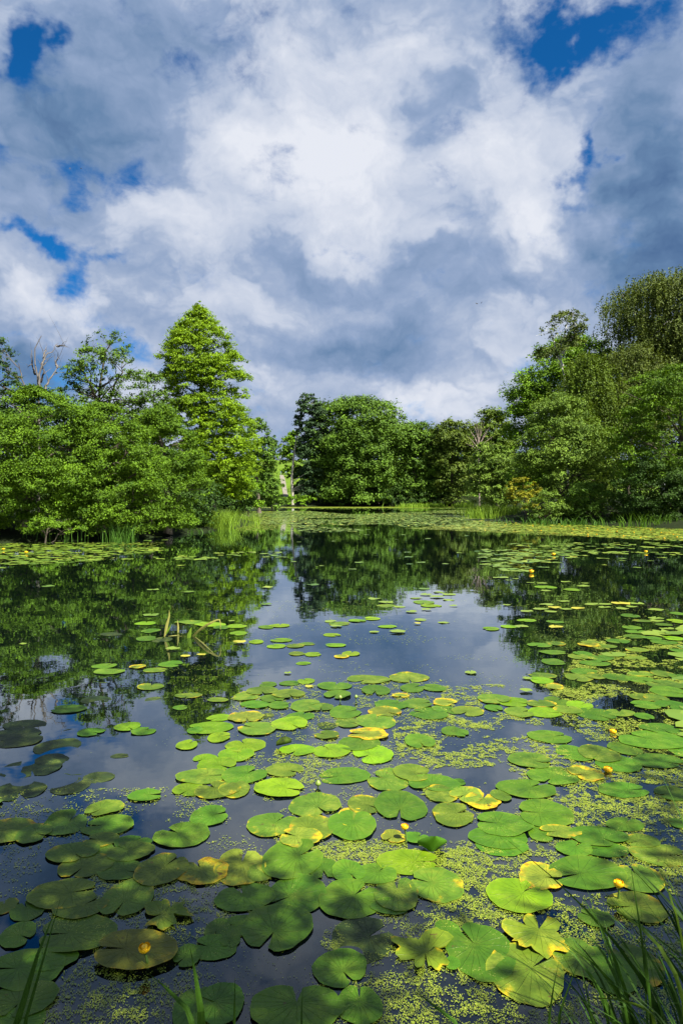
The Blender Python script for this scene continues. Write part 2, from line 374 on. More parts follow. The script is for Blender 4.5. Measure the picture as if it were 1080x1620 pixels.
def weed_mat():
    m, t, out = mat('duckweed')
    col = t.ramp(attr(t, 'tint'), [(0.0, (0.045, 0.08, 0.005)), (0.5, (0.13, 0.18, 0.010)), (1.0, (0.25, 0.28, 0.04))])
    p = princ(t, col, 0.5, 0.4); t.l.new(p.outputs[0], out.inputs[0]); return m
M['weed'] = weed_mat()
M['petal'] = simple('yellow_petals', (0.85, 0.55, 0.01), 0.4, 0.4, (0.75, 0.36, 0.005))
M['stem'] = simple('green_stem', (0.08, 0.15, 0.02), 0.5)
M['budgreen'] = simple('green_bud', (0.16, 0.24, 0.03), 0.4)
M['bird'] = simple('dark_plumage', (0.03, 0.03, 0.035), 0.7)
M['bench'] = simple('blue_grey_boards', (0.22, 0.33, 0.36), 0.6)

# ---------------------------------------------------------------- terrain and water
LAKE = [(-60, 1.2), (60, 1.2), (60, 20), (24, 31), (18.6, 37.5), (15.5, 43), (13.4, 49), (12.2, 58), (14.5, 72), (27, 100), (36, 132),
        (-10, 134), (-17, 120), (-14, 95), (-9.8, 62), (-5.6, 46), (-6.0, 38), (-8.3, 29), (-12.5, 25.5), (-20, 24), (-60, 22)]
def terrain_z(x, y):
    ins = inpoly(x, y, LAKE); d = segdist(x, y, LAKE)
    n = fbm(x * 0.11, y * 0.11, 3) - 0.5
    out = 0.04 + 0.35 * (1 - np.exp(-d / 1.5)) + 0.5 * (1 - np.exp(-d / 12)) + n * 0.5 * np.clip(d / 6, 0, 1)
    # the far meadow climbs beyond the lake
    up = np.clip((y - 138) / 75, 0, 1); hill = 12.5 * up * up * (3 - 2 * up)
    out = out + np.where(y > 138, hill, 0) + np.where(y > 213, 2.0 * (1 - np.exp(-(y - 213) / 200)), 0)
    inn = -np.clip(0.08 + d * 0.35, 0, 0.9)
    return np.where(ins, inn, out)
def build_terrain():
    a = np.sinh(np.linspace(-4.6, 4.6, 261)) / math.sinh(4.6) * 3500
    xs = a + 0 * a; ys = np.r_[-np.geomspace(3000, 3, 30), np.linspace(-2, 5, 29), np.linspace(5.5, 150, 210), np.linspace(151, 240, 60), np.geomspace(243, 7000, 60)]
    # finer columns over the lake
    xs = np.unique(np.r_[xs[np.abs(xs) > 45], np.linspace(-45, 45, 181)])
    X, Y = np.meshgrid(xs, ys); Z = terrain_z(X.ravel(), Y.ravel())
    V = np.stack([X.ravel(), Y.ravel(), Z], 1); nx = len(xs)
    i = (np.arange(len(ys) - 1)[:, None] * nx + np.arange(nx - 1)[None]).ravel()
    o = mesh_np('ground', V, np.stack([i, i + 1, i + nx + 1, i + nx], 1), M['ground'], smooth=True)
    o['kind'] = 'structure'
    w = mesh_np('water', [(-62, 0.9, 0), (62, 0.9, 0), (62, 137, 0), (-62, 137, 0)], [(0, 1, 2, 3)], M['water']); w['kind'] = 'structure'
build_terrain()
def tz(x, y): return float(terrain_z(np.array([x]), np.array([y]))[0])

# the gravel path climbing the far meadow: rows of photo pixels laid on the hill
def hill_pt(px, py):
    lo, hi = 138.0, 230.0
    for _ in range(40):
        md = (lo + hi) / 2; p = at(px, py, md)
        if p[2] < tz(p[0], md): hi = md
        else: lo = md
    p = at(px, py, hi); p[2] = tz(p[0], hi); return p
def build_path():
    rows = [(788, 449, 457), (780, 447.5, 454.5), (772, 446, 453), (764, 444.5, 452), (757, 443, 450.5), (752, 442.5, 448)]
    V = []
    for (y, a, b) in rows:
        for x in np.linspace(a, b, 5):
            p = hill_pt(x, y) + np.array([0, 0, 0.09]); V.append(p)
    V = np.array(V); i = (np.arange(len(rows) - 1)[:, None] * 5 + np.arange(4)[None]).ravel()
    o = mesh_np('path', V, np.stack([i, i + 1, i + 6, i + 5], 1), M['path']); o['kind'] = 'structure'
build_path()

# ---------------------------------------------------------------- foliage
def leaf_quads(P, N, size, asp=0.62, fold=0.18):
    n = len(P); N = N / (np.linalg.norm(N, axis=1)[:, None] + 1e-9)
    r = rng.normal(0, 1, (n, 3)); T = r - (r * N).sum(1)[:, None] * N; T /= np.linalg.norm(T, axis=1)[:, None] + 1e-9
    B = np.cross(N, T); s = (size * rng.uniform(0.65, 1.3, n))[:, None]
    dr = N * s * fold
    V = np.stack([P - T * s * .5 - dr, P + B * s * asp * .5, P + T * s * .5 - dr * 0.4, P - B * s * asp * .5], 1).reshape(-1, 3)
    return V, np.arange(4 * n).reshape(-1, 4)
def interp_outline(ol, y):
    ol = np.array(ol, float); return np.interp(y, ol[:, 0], ol[:, 1]), np.interp(y, ol[:, 0], ol[:, 2])
def crown_points(ol, Y, df, dens, clump_px, style, per, front=0.62):
    """clump centres spread through the crown's volume, then leaves on each clump; returns leaf points, normals, tint, clump centres"""
    ol = np.array(ol, float); s = Y / FPX
    y0, y1 = ol[0, 0], ol[-1, 0]; ys = np.linspace(y0, y1, 200); L, Rr = interp_outline(ol, ys); wd = np.maximum(Rr - L, 1)
    area = wd.mean() * (y1 - y0) / 2.51                       # in render pixels
    nleaf = int(area * dens * 1.35); ncl = max(6, int(nleaf / per))
    cdf = np.cumsum(wd); cdf /= cdf[-1]
    cy = np.interp(rng.uniform(0, 1, ncl), cdf, ys)
    l, r = interp_outline(ol, cy); cr = clump_px * rng.uniform(0.6, 1.45, ncl)
    cr = np.minimum(cr, np.maximum((r - l) * 0.42, 3.5))
    hw = np.maximum((r - l) / 2 - cr * 0.75, 1.0); cx = (l + r) / 2
    cy = np.maximum(cy, y0 + cr * 0.6)
    phi = rng.uniform(0, 2 * np.pi, ncl); fl = (np.sin(phi) > 0) & (rng.uniform(0, 1, ncl) < front); phi = np.where(fl, -phi, phi)
    rho = np.where(rng.uniform(0, 1, ncl) < 0.78, rng.uniform(0.72, 1.14, ncl), rng.uniform(0.15, 0.7, ncl))
    X = (cx + hw * rho * np.cos(phi) - 540) * s; Yd = Y + hw * rho * np.sin(phi) * df * s; Z = HC + (HOR - cy) * s
    # keep silhouettes: a clump farther or nearer keeps the crown's real shape, not the pixel shape
    cc = np.stack([X, Yd, Z], 1); cr = cr * s
    axis = np.stack([(cx - 540) * s, np.full(ncl, Y), Z - 0.5 * (y1 - y0) * s * 0.3], 1)
    outv = cc - axis; outv /= np.linalg.norm(outv, axis=1)[:, None] + 1e-9
    P, N, T = [], [], []
    for i in range(ncl):
        n = max(12, int(per * rng.uniform(0.8, 1.2) * (cr[i] / (clump_px * s)) ** 1.5)); c = cc[i]; rc = cr[i]; tc = rng.normal(0, 0.10)
        if style == 'weep':
            ns = max(4, n // 16); q = rng.normal(0, 0.5, (ns, 3)) * rc * [1, 1, 0.5]
            q += rng.normal(0, 0.02, q.shape); k = np.repeat(np.arange(ns), 16); u = np.tile(np.linspace(0, 1, 16), ns)
            ln = rng.uniform(0.8, 2.2, ns)[k] * rc
            p = c + q[k] + np.stack([q[k, 0] * 0.25 * u, q[k, 1] * 0.25 * u, -ln * u], 1) + rng.normal(0, rc * 0.06, (len(k), 3))
            nn = outv[i] * 0.8 + rng.normal(0, 0.8, p.shape) + [0, 0, 0.25]
        else:
            flat = {'round': 0.85, 'layer': 0.58, 'conifer': 0.80, 'pine': 0.5}[style]
            m = max(4, n // 22); d = rng.normal(0, 1, (m, 3)); d[:, 2] = np.abs(d[:, 2]) * 0.9 - 0.25; d += outv[i] * 0.55
            d /= np.linalg.norm(d, axis=1)[:, None]
            sub = d * rc * rng.uniform(0.6, 1.1, (m, 1)) * [1, 1, flat]
            if style in ('layer', 'conifer'): sub[:, 2] -= 0.25 * (sub[:, :2] @ outv[i, :2])
            k = rng.integers(0, m, n)
            sp = rc * 0.21
            p = c + sub[k] + rng.normal(0, 1, (n, 3)) * sp * [1, 1, 0.7 if style == 'round' else 0.5]
            nn = d[k] * 0.75 + rng.normal(0, 0.50, p.shape) + [0.06, -0.12, 0.45]
            T.append(np.clip(0.5 + tc + rng.normal(0, 0.15, m)[k] + rng.normal(0, 0.15, n), 0, 1))
        if style == 'weep': T.append(np.clip(0.5 + tc + rng.normal(0, 0.18, len(p)), 0, 1))
        P.append(p); N.append(nn)
    return np.concatenate(P), np.concatenate(N), np.concatenate(T), cc, cr

def tree(name, label, cat, Y, ol, mt, base_x=None, df=0.9, dens=3.2, clump=13, style='round', per=240, leaf_px=2.5, group=None,
         trunk_r=0.16, bark='bark', stems=None, limbs=14, asp=0.62, trunk_px=None, hollow=0.24, hol_size=1.35):
    global rng
    rng = np.random.default_rng(zlib.crc32(label.encode()))     # every tree keeps its own growth
    ol = list(ol); s = Y / FPX
    bx = base_x if base_x is not None else (ol[-1][1] + ol[-1][2]) / 2
    X0 = (bx - 540) * s; zb = tz(X0, Y)
    if zb < 0: zb = -0.35
    root = empty(name, (X0, Y, zb)); tag(root, label, cat, group)
    P, N, T, cc, cr = crown_points(ol, Y, df, dens, clump, style, per)
    # hollows between the boughs
    hs = 1 / (clump * s * hol_size); o3 = rng.uniform(0, 50, 3)
    hn = .5 * fbm(P[:, 0] * hs + o3[0], P[:, 2] * hs * 1.25 + o3[1], 3, 3) + .5 * fbm(P[:, 1] * hs + P[:, 0] * hs * .4 + o3[2], P[:, 2] * hs * 1.1 - P[:, 0] * hs * .3 + o3[0], 9, 3)
    if Y > 90 or style == 'weep': hollow = min(hollow, .13)
    gone = hn < np.quantile(hn, hollow); P, N, T, hn = P[~gone], N[~gone], T[~gone], hn[~gone]
    keep = P[:, 2] > 0.06; P, N, T = P[keep], N[keep], T[keep]
    V, Fq = leaf_quads(P, N, leaf_px * Y / FPX * 1.584, asp)
    base = np.array([X0, Y, zb])
    cr_o = mesh_np('crown', V - base, Fq, mt, root, [('tint', 'FACE', T)])
    # trunk with limbs reaching into the clumps
    ytop = ol[0][0]; l, r = ol[0][1], ol[0][2]
    top = at((l + r) / 2, ytop + (ol[-1][0] - ytop) * 0.12, Y)
    paths = []
    starts = []
    if trunk_px: trunks = [[at(x, y, Y) for (x, y) in tp] for tp in trunk_px]
    else:
        mid = (base + top) / 2 + rng.normal(0, 0.02, 3) * (top[2] - base[2]); trunks = [[base, mid, top]]
    for q, tp in enumerate(trunks):
        tp = [np.array(p) for p in tp]
        if q == 0: tp = [np.array([tp[0][0], Y, zb - 0.1])] + tp if trunk_px else tp
        pts = poly_path(tp, 16); pts[1:-1] += rng.normal(0, trunk_r * 0.25, (14, 3))
        rad = trunk_r * (0.8 if q else 1.0) * np.linspace(1, 0.16, 16) ** 0.9
        if q == 0: rad[0] *= 1.5; rad[1] *= 1.15
        paths.append((pts, rad)); starts.append((pts, rad))
    idx = rng.permutation(len(cc))[:limbs]
    for i in idx:
        c = cc[i]; pts, rad = starts[rng.integers(0, len(starts))]
        hd = np.linalg.norm(pts[:, :2] - c[:2], axis=1)
        want = np.abs(pts[:, 2] - (c[2] - 0.55 * hd)); k = int(np.clip(np.argmin(want), 2, len(pts) - 2))
        p0 = pts[k]; br = min(rad[k] * 0.6, 0.03 + 0.012 * np.linalg.norm(c - p0)); Lb = np.linalg.norm(c - p0)
        q = curve(p0, c, (0, 0, 0.10 * Lb), 8, 0.02 * Lb); paths.append((q, br * np.linspace(1, 0.2, 8)))
        for _ in range(3):
            kk = rng.integers(3, 7); tip = c + rng.normal(0, 0.6, 3) * cr[i]; tip[2] = max(tip[2], 0.1)
            paths.append((curve(q[kk], tip, (0, 0, 0.05), 5, 0.01 * Lb), br * 0.45 * np.linspace(1, 0.25, 5)))
    V, Fq = tubes(paths, 7 if Y < 70 else 5)
    mesh_np('trunk', V - base, Fq, M[bark], root, smooth=True)
    return root

def bare_tree(name, label, cat, Y, lines, r0, mt, twigs=0):
    p0 = at(lines[0][0][0], lines[0][0][1], Y); base = np.array([p0[0], Y, tz(p0[0], Y)])
    root = empty(name, base); tag(root, label, cat)
    paths = []
    for i, ln in enumerate(lines):
        pts = [at(x, y, Y + 0.012 * Y * math.sin(i * 2.1 + x * .05) * (0 if i == 0 else 1)) for (x, y) in ln]
        if i == 0: pts = [base - [0, 0, .1]] + pts
        n = 14; q = poly_path(pts, n); q[1:-1] += rng.normal(0, r0 * 0.22, (n - 2, 3))
        rr = r0 if i == 0 else r0 * 0.55
        paths.append((q, rr * np.linspace(1, 0.14, n)))
    V, Fq = tubes(paths[:1], 8); mesh_np('trunk', V - base, Fq, mt, root, smooth=True)
    for q in paths[1:]:
        V, Fq = tubes([q] + ([(curve(q[0][k], q[0][k] + rng.normal(0, 0.35, 3) + [0, 0, .35], (0, 0, .03), 5, .02), q[1][k] * .5 * np.linspace(1, .2, 5)) for k in (4, 7, 9, 11)]), 6)
        mesh_np('branch', V - base, Fq, mt, root, smooth=True)
    return root

# ---- left bank
G_A = 'leafy alders leaning over the near bank'
tree('alder_tree', 'leafy alder at the frame edge below the bare dead trunk', 'tree', 27.5,
     [(612, 40, 75), (625, 20, 100), (640, 10, 110), (655, -40, 150), (700, -60, 165), (760, -60, 165), (805, -60, 140), (838, -50, 115)], M['alder'], 40, dens=5.0, clump=20, style='layer', group=G_A, per=230, leaf_px=2.2, limbs=22, hollow=.32, hol_size=1.1)
tree('alder_tree', 'spreading alder between the bare trunk and the thin airy tree, arching to the water', 'tree', 28.5,
     [(638, 150, 175), (655, 130, 200), (690, 85, 235), (730, 85, 255), (780, 90, 255), (808, 95, 255), (838, 115, 245)], M['alder'], 160, dens=5.0, clump=20, style='layer', group=G_A, per=230, leaf_px=2.2, limbs=22, hollow=.32, hol_size=1.1)
tree('alder_tree', 'rounded bright green alder standing directly before the tall yellow-green conifer', 'tree', 31,
     [(640, 235, 265), (665, 215, 290), (690, 200, 312), (730, 195, 328), (775, 205, 330), (815, 215, 325), (838, 240, 312)], M['alder'], 265, dens=5.0, clump=19, style='layer', group=G_A, per=230, leaf_px=2.2, limbs=22, hollow=.32, hol_size=1.1)
tree('alder_bush', 'low alder spray hanging just above the water beside the first pads', 'bush', 26,
     [(812, 55, 110), (825, 35, 135), (838, 40, 130), (846, 60, 90)], M['alder'], 70, dens=3.0, clump=13, style='layer', per=150, leaf_px=2.2, limbs=6, trunk_r=0.05)
tree('alder_tree', 'tall airy alder with sky showing through its open crown', 'tree', 33,
     [(528, 150, 200), (548, 140, 212), (570, 112, 222), (600, 98, 240), (630, 105, 245), (660, 140, 235), (690, 150, 215)], M['airy'], 160, dens=1.25, clump=12, style='round', per=80,
     leaf_px=2.3, limbs=34, trunk_r=0.13, trunk_px=[[(160, 700), (158, 640), (160, 600), (168, 560), (178, 540)], [(164, 690), (172, 640), (185, 600), (200, 575)], [(158, 650), (140, 600), (125, 580)]])
tree('alder_tree', 'thin ragged alder filling the gap between the airy tree and the conifer', 'tree', 34,
     [(592, 235, 256), (615, 215, 262), (645, 205, 275), (690, 205, 275), (730, 215, 270)], M['airy'], 240, dens=2.0, clump=12, per=100, leaf_px=2.3, limbs=18, trunk_r=0.09)
tree('oak_tree', 'dark green tree cut by the frame edge with ragged branches against cloud', 'tree', 30,
     [(500, -90, -6), (530, -100, 8), (560, -100, 24), (590, -100, 40), (620, -100, 36), (660, -90, 15)], M['darkleaf'], -50, dens=2.2, clump=14, style='layer', per=130, leaf_px=2.4, limbs=26, trunk_r=0.08,
     trunk_px=[[(-50, 700), (-45, 640), (-40, 560), (-30, 520)], [(-45, 650), (-10, 610), (20, 590)], [(48, 700), (44, 640), (36, 598), (30, 575)]])
tree('hazel_bush', 'dark thicket filling the shade behind the first alders', 'bush', 36,
     [(650, -60, 120), (700, -80, 240), (760, -80, 310), (815, -80, 325), (838, -80, 325)], M['darkleaf'], 100, dens=2.4, clump=26, per=260, leaf_px=3.0, limbs=10, df=0.35)  # dark leaf colour stands for the deep shade behind the alders
tree('hazel_bush', 'dark undergrowth in the shade behind the foot of the conifer', 'bush', 56,
     [(745, 250, 380), (765, 230, 400), (800, 225, 405), (818, 225, 405)], M['darkleaf'], 320, dens=3.4, clump=14, per=160, leaf_px=2.6, limbs=6, df=0.3, hollow=.1)
tree('hazel_bush', 'dark undergrowth between the conifer and the round holly', 'bush', 90,
     [(735, 330, 420), (755, 300, 430), (790, 300, 432), (806, 300, 432)], M['oak'], 390, dens=3.4, clump=10, per=120, leaf_px=2.6, limbs=6, df=0.3, hollow=.1)
bare_tree('dead_tree', 'bare grey dead tree with forked leafless branches rising above the alders', 'tree', 31.5,
     [[(61, 700), (62, 628), (60, 605), (55, 585), (53, 558), (57, 549), (59, 540), (66, 531)],
      [(63, 612), (62, 596), (66, 578), (72, 562), (84, 555), (88, 545), (93, 543)],
      [(90, 548), (98, 547), (103, 546)], [(64, 606), (70, 590), (69, 577), (72, 574)],
      [(70, 618), (80, 598), (91, 583), (97, 576)], [(92, 582), (88, 572), (95, 567)], [(56, 592), (50, 575), (45, 583)], [(67, 578), (71, 560), (74, 550)]], 0.105, M['dead'])
tree('swamp_cypress', 'tall cone-shaped bright yellow-green conifer towering over the bank', 'tree', 48,
     [(476, 315, 317), (490, 306, 326), (505, 293, 340), (530, 272, 360), (560, 260, 378), (590, 254, 388), (612, 258, 388), (640, 262, 390), (680, 272, 403), (720, 282, 410), (760, 300, 410), (792, 325, 392)],
     M['cypress'], 335, dens=5.6, clump=12.5, style='conifer', per=120, leaf_px=2.3, limbs=30, trunk_r=0.3, df=1.0, asp=0.5, hollow=0.10)
tree('sycamore_tree', 'dark green broadleaf tree peeping out behind the conifer', 'tree', 78,
     [(662, 390, 412), (680, 385, 428), (705, 385, 438), (735, 385, 440), (765, 390, 425)], M['oak'], 410, dens=3.4, clump=10, per=110, leaf_px=2.3, limbs=10, trunk_r=0.25)
tree('holly_bush', 'dense dark round bush at the foot of the gravel path', 'bush', 112,
     [(740, 425, 440), (752, 415, 448), (775, 410, 451), (798, 410, 452)], M['oak'], 430, dens=4.0, clump=8, per=90, leaf_px=2.3, limbs=6, trunk_r=0.15)
tree('willow_bush', 'yellow-green waterside bush under the conifer beside the reeds', 'bush', 64,
     [(742, 380, 405), (765, 368, 418), (785, 365, 420), (806, 370, 418)], M['lime'], 392, dens=3.6, clump=10, per=110, leaf_px=2.3, limbs=8, trunk_r=0.1)
tree('poplar_tree', 'pale blue-green tree far off at the head of the path', 'tree', 205,
     [(690, 430, 437), (705, 426, 440), (725, 424, 441), (742, 426, 439)], M['blue'], 433, dens=3.6, clump=5, per=60, leaf_px=2.0, limbs=6, trunk_r=0.3)
tree('poplar_tree', 'small pale treetop far beyond the meadow in the gap', 'tree', 230,
     [(702, 440, 447), (712, 437, 450), (730, 436, 450), (736, 438, 449)], M['olive'], 443, dens=2.2, clump=4, per=50, leaf_px=1.8, limbs=10, trunk_r=0.2, bark='pale_bark')

# ---- far shore
tree('lime_tree', 'light green tree standing behind the pale leaning pine trunk', 'tree', 150,
     [(684, 456, 470), (702, 446, 480), (730, 443, 482), (756, 448, 480)], M['lime'], 462, dens=5.0, clump=8, per=90, leaf_px=2.2, limbs=8, trunk_r=0.25)
tree('pine_tree', 'tall dark pine with a pale bare leaning trunk on the far shore', 'tree', 136,
     [(622, 475, 495), (634, 470, 508), (655, 467, 515), (690, 468, 515), (725, 472, 512), (765, 475, 512), (790, 476, 512)], M['pine'], 461, dens=4.6, clump=10, style='pine', per=90, leaf_px=2.2, limbs=16, trunk_r=0.30,
     bark='pale_bark', trunk_px=[[(462, 790), (462, 745), (467, 705), (476, 660), (484, 630)]])
tree('oak_tree', 'largest broad dark green oak on the far shore beside the pine', 'tree', 140,
     [(633, 548, 580), (641, 512, 612), (655, 498, 632), (690, 490, 645), (730, 486, 648), (770, 488, 646), (796, 495, 642)], M['oak'], 570, dens=4.8, clump=15, per=170, leaf_px=2.3, limbs=14, trunk_r=0.5)
tree('oak_tree', 'mid green oak between the largest oak and the bronze-green tree', 'tree', 138,
     [(672, 640, 672), (684, 630, 700), (720, 630, 705), (760, 630, 705), (797, 632, 700)], M['oak'], 665, dens=4.2, clump=12, per=140, leaf_px=2.3, limbs=10, trunk_r=0.4)
tree('chestnut_tree', 'round bronze-green tree on the far shore below the leafless crown', 'tree', 135,
     [(668, 695, 732), (682, 680, 752), (720, 680, 753), (760, 684, 750), (797, 690, 742)], M['brownish'], 715, dens=4.2, clump=12, per=140, leaf_px=2.3, limbs=10, trunk_r=0.4)
for i, (x, y, w) in enumerate([(671, 669, 7), (690, 672, 6), (704, 667, 7)]):
    tree('spruce_tree', ['dark spruce tip behind the mid green oak', 'middle and lowest of three dark spruce tips behind the oaks', 'tallest dark spruce tip above the bronze-green tree'][i], 'tree', 175,
         [(y, x - 1, x + 1), (y + 20, x - w, x + w), (y + 60, x - w * 2, x + w * 2), (y + 90, x - w * 2.3, x + w * 2.3)], M['pine'], x, dens=3.5, clump=4, style='conifer', per=50, leaf_px=2.0, limbs=8, trunk_r=0.25, group='spruce tips behind the oaks')
bare_tree('bare_tree', 'leafless pinkish-grey tree crown among the green trees', 'tree', 112,
     [[(758, 790), (757, 730), (756, 700), (757, 672)]] + [[(757 + dx0, y0), ((757 + x1) / 2 + dx0, (y0 + y1) / 2 - 3), (x1, y1)] for dx0, y0, x1, y1 in
      [(0, 712, 738, 690), (0, 708, 742, 678), (0, 700, 748, 668), (0, 700, 766, 668), (0, 705, 774, 676), (0, 712, 780, 690), (0, 715, 736, 702), (0, 716, 782, 702), (0, 698, 752, 664), (0, 702, 762, 664), (0, 710, 770, 684), (0, 708, 745, 684)]], 0.13, M['twig'])
tree('ash_tree', 'tall olive green tree just behind the leafless crown', 'tree', 118,
     [(650, 768, 785), (662, 750, 803), (690, 745, 815), (725, 755, 822), (765, 762, 822)], M['olive'], 788, dens=4.6, clump=12, per=130, leaf_px=2.3, limbs=12, trunk_r=0.3)
tree('willow_tree', 'low grey-green willow at the water below the leafless crown', 'tree', 100,
     [(702, 755, 785), (725, 743, 812), (755, 738, 820), (785, 738, 822), (802, 745, 820)], M['sallow'], 780, dens=5.2, clump=11, per=130, leaf_px=2.2, limbs=10, trunk_r=0.2)
tree('bramble_bush', 'low yellow-green scrub below the pale pine trunk', 'bush', 134,
     [(784, 462, 490), (790, 452, 500), (799, 450, 508)], M['lime'], 478, dens=3.6, clump=5, per=60, leaf_px=2.0, limbs=4, trunk_r=0.06)
tree('shore_shade_bush', 'dark shaded bush under the boughs of the largest oak', 'bush', 137,
     [(770, 510, 630), (785, 500, 700), (799, 500, 740)], M['darkleaf'], 600, dens=3.0, clump=9, per=90, leaf_px=2.2, limbs=6, trunk_r=0.1, df=0.3)  # dark leaves along the shore stand for the shade under the oaks

tree('beech_tree', 'dark beech filling the wood behind the largest oak', 'tree', 158,
     [(668, 530, 620), (690, 505, 650), (730, 495, 665), (790, 490, 670)], M['oak'], 585, dens=3.6, clump=20, per=170, leaf_px=2.8, limbs=6, trunk_r=0.4, df=.4)
tree('beech_tree', 'dark beech filling the wood behind the bronze-green tree', 'tree', 160,
     [(688, 660, 740), (705, 640, 800), (740, 630, 830), (790, 630, 830)], M['oak'], 720, dens=3.6, clump=20, per=170, leaf_px=2.8, limbs=6, trunk_r=0.4, df=.4)
tree('yew_bush', 'dark shaded thicket just behind the pale pine trunk', 'bush', 146,
     [(738, 468, 512), (755, 464, 520), (792, 463, 525)], M['darkleaf'], 495, dens=4.0, clump=8, per=90, leaf_px=2.4, limbs=4, trunk_r=0.1)
# ---- right bank
tree('maple_tree', 'fresh bright green tree behind the slim white-stemmed birch', 'tree', 64,
     [(538, 892, 950), (560, 856, 965), (588, 828, 960), (618, 808, 950), (655, 798, 920), (700, 798, 900), (745, 800, 880), (775, 806, 870)], M['lime'], 850, dens=5.2, clump=18, per=220, leaf_px=2.3, limbs=18, trunk_r=0.3)
tree('birch_tree', 'slim white-stemmed birch with a small open crown against the sky', 'tree', 56,
     [(493, 893, 910), (503, 865, 925), (520, 852, 932), (540, 858, 928), (556, 848, 912), (570, 846, 880)], M['birch'], 900, dens=1.9, clump=10, style='round', per=90, leaf_px=2.1, limbs=26,
     trunk_r=0.13, bark='birch_bark', trunk_px=[[(900, 800), (897, 700), (894, 640), (893, 600), (886, 560), (893, 520), (900, 500)], [(890, 580), (876, 545), (870, 525)], [(889, 560), (905, 535), (915, 515)]])
tree('birch_tree', 'biggest weeping birch with long hanging twigs, highest on the bank', 'tree', 60,
     [(432, 1035, 1110), (442, 995, 1150), (462, 962, 1170), (490, 951, 1180), (525, 955, 1180), (560, 968, 1170), (600, 980, 1160), (640, 980, 1150)], M['birch'], 1050, dens=6.2, clump=15, style='weep', per=180, leaf_px=2.0,
     limbs=40, trunk_r=0.2, bark='birch_bark', trunk_px=[[(1050, 800), (1045, 640), (1035, 540), (1030, 480), (1040, 445)], [(1042, 600), (1010, 530), (1002, 490), (1000, 465)], [(1040, 560), (1075, 500), (1085, 460)]])
tree('birch_tree', 'weeping birch half way down, hanging over the darker thicket', 'tree', 55,
     [(540, 975, 1030), (565, 945, 1060), (600, 930, 1080), (640, 925, 1070), (680, 930, 1050)], M['birch'], 990, dens=3.8, clump=14, style='weep', per=170, leaf_px=2.0, limbs=22, trunk_r=0.16)
tree('birch_tree', 'olive green hanging birch just beside the slim white stem', 'tree', 54,
     [(555, 905, 945), (580, 885, 975), (620, 870, 985), (670, 872, 985), (730, 885, 975), (775, 895, 965)], M['olive'], 925, dens=3.8, clump=14, style='weep', per=170, leaf_px=2.0, limbs=18, trunk_r=0.16)
tree('sallow_tree', 'grey-green sallow in front of the birches, leafy down to the water', 'tree', 50,
     [(628, 860, 890), (645, 842, 920), (680, 826, 945), (720, 815, 958), (765, 818, 960), (800, 835, 955), (827, 850, 945)], M['sallow'], 885, dens=4.6, clump=15, per=200, leaf_px=2.1, limbs=20, trunk_r=0.2)
tree('alder_tree', 'broad layered bright green tree leaning in from the frame edge', 'tree', 44,
     [(580, 1040, 1110), (600, 1005, 1150), (630, 985, 1170), (680, 972, 1180), (720, 968, 1180), (760, 990, 1170), (800, 1000, 1170), (832, 995, 1170)], M['alder'], 1080, dens=4.8, clump=19, style='layer', per=220, leaf_px=2.1, limbs=30, trunk_r=0.25, hollow=.36, hol_size=1.1)
tree('dogwood_bush', 'neat rounded light green shrub at the water edge', 'bush', 45.5,
     [(777, 848, 875), (790, 834, 890), (806, 828, 896), (822, 832, 894)], M['sallow'], 862, dens=4.2, clump=8, per=100, leaf_px=1.8, limbs=8, trunk_r=0.06)
tree('maple_bush', 'golden yellow shrub turning colour beside the rounded shrub', 'bush', 47.5,
     [(756, 815, 838), (768, 802, 850), (782, 800, 862), (800, 815, 850), (812, 820, 845)], M['yellow'], 830, dens=2.8, clump=8, style='layer', per=90, leaf_px=2.2, limbs=10, trunk_r=0.06)
tree('laurel_bush', 'dark shrub beneath the sallow with a few leaves catching the sun', 'bush', 46,
     [(765, 905, 950), (780, 892, 985), (805, 886, 1005), (829, 890, 1010)], M['oak'], 940, dens=3.6, clump=11, per=130, leaf_px=2.0, limbs=10, trunk_r=0.08)
tree('laurel_bush', 'dark low shrub behind the iris blades by the frame edge', 'bush', 43,
     [(730, 1000, 1140), (760, 975, 1150), (785, 970, 1150), (812, 975, 1160), (830, 975, 1160)], M['darkleaf'], 1050, dens=4.2, clump=12, per=130, leaf_px=2.0, limbs=8, trunk_r=0.08)
tree('oak_tree', 'dark oak closing the shade behind the weeping birches', 'tree', 74,
     [(470, 1070, 1200), (520, 1020, 1260), (600, 960, 1280), (700, 900, 1280), (790, 890, 1260)], M['darkleaf'], 1080, dens=2.2, clump=26, per=260, leaf_px=2.8, limbs=10, trunk_r=0.4, df=0.4)
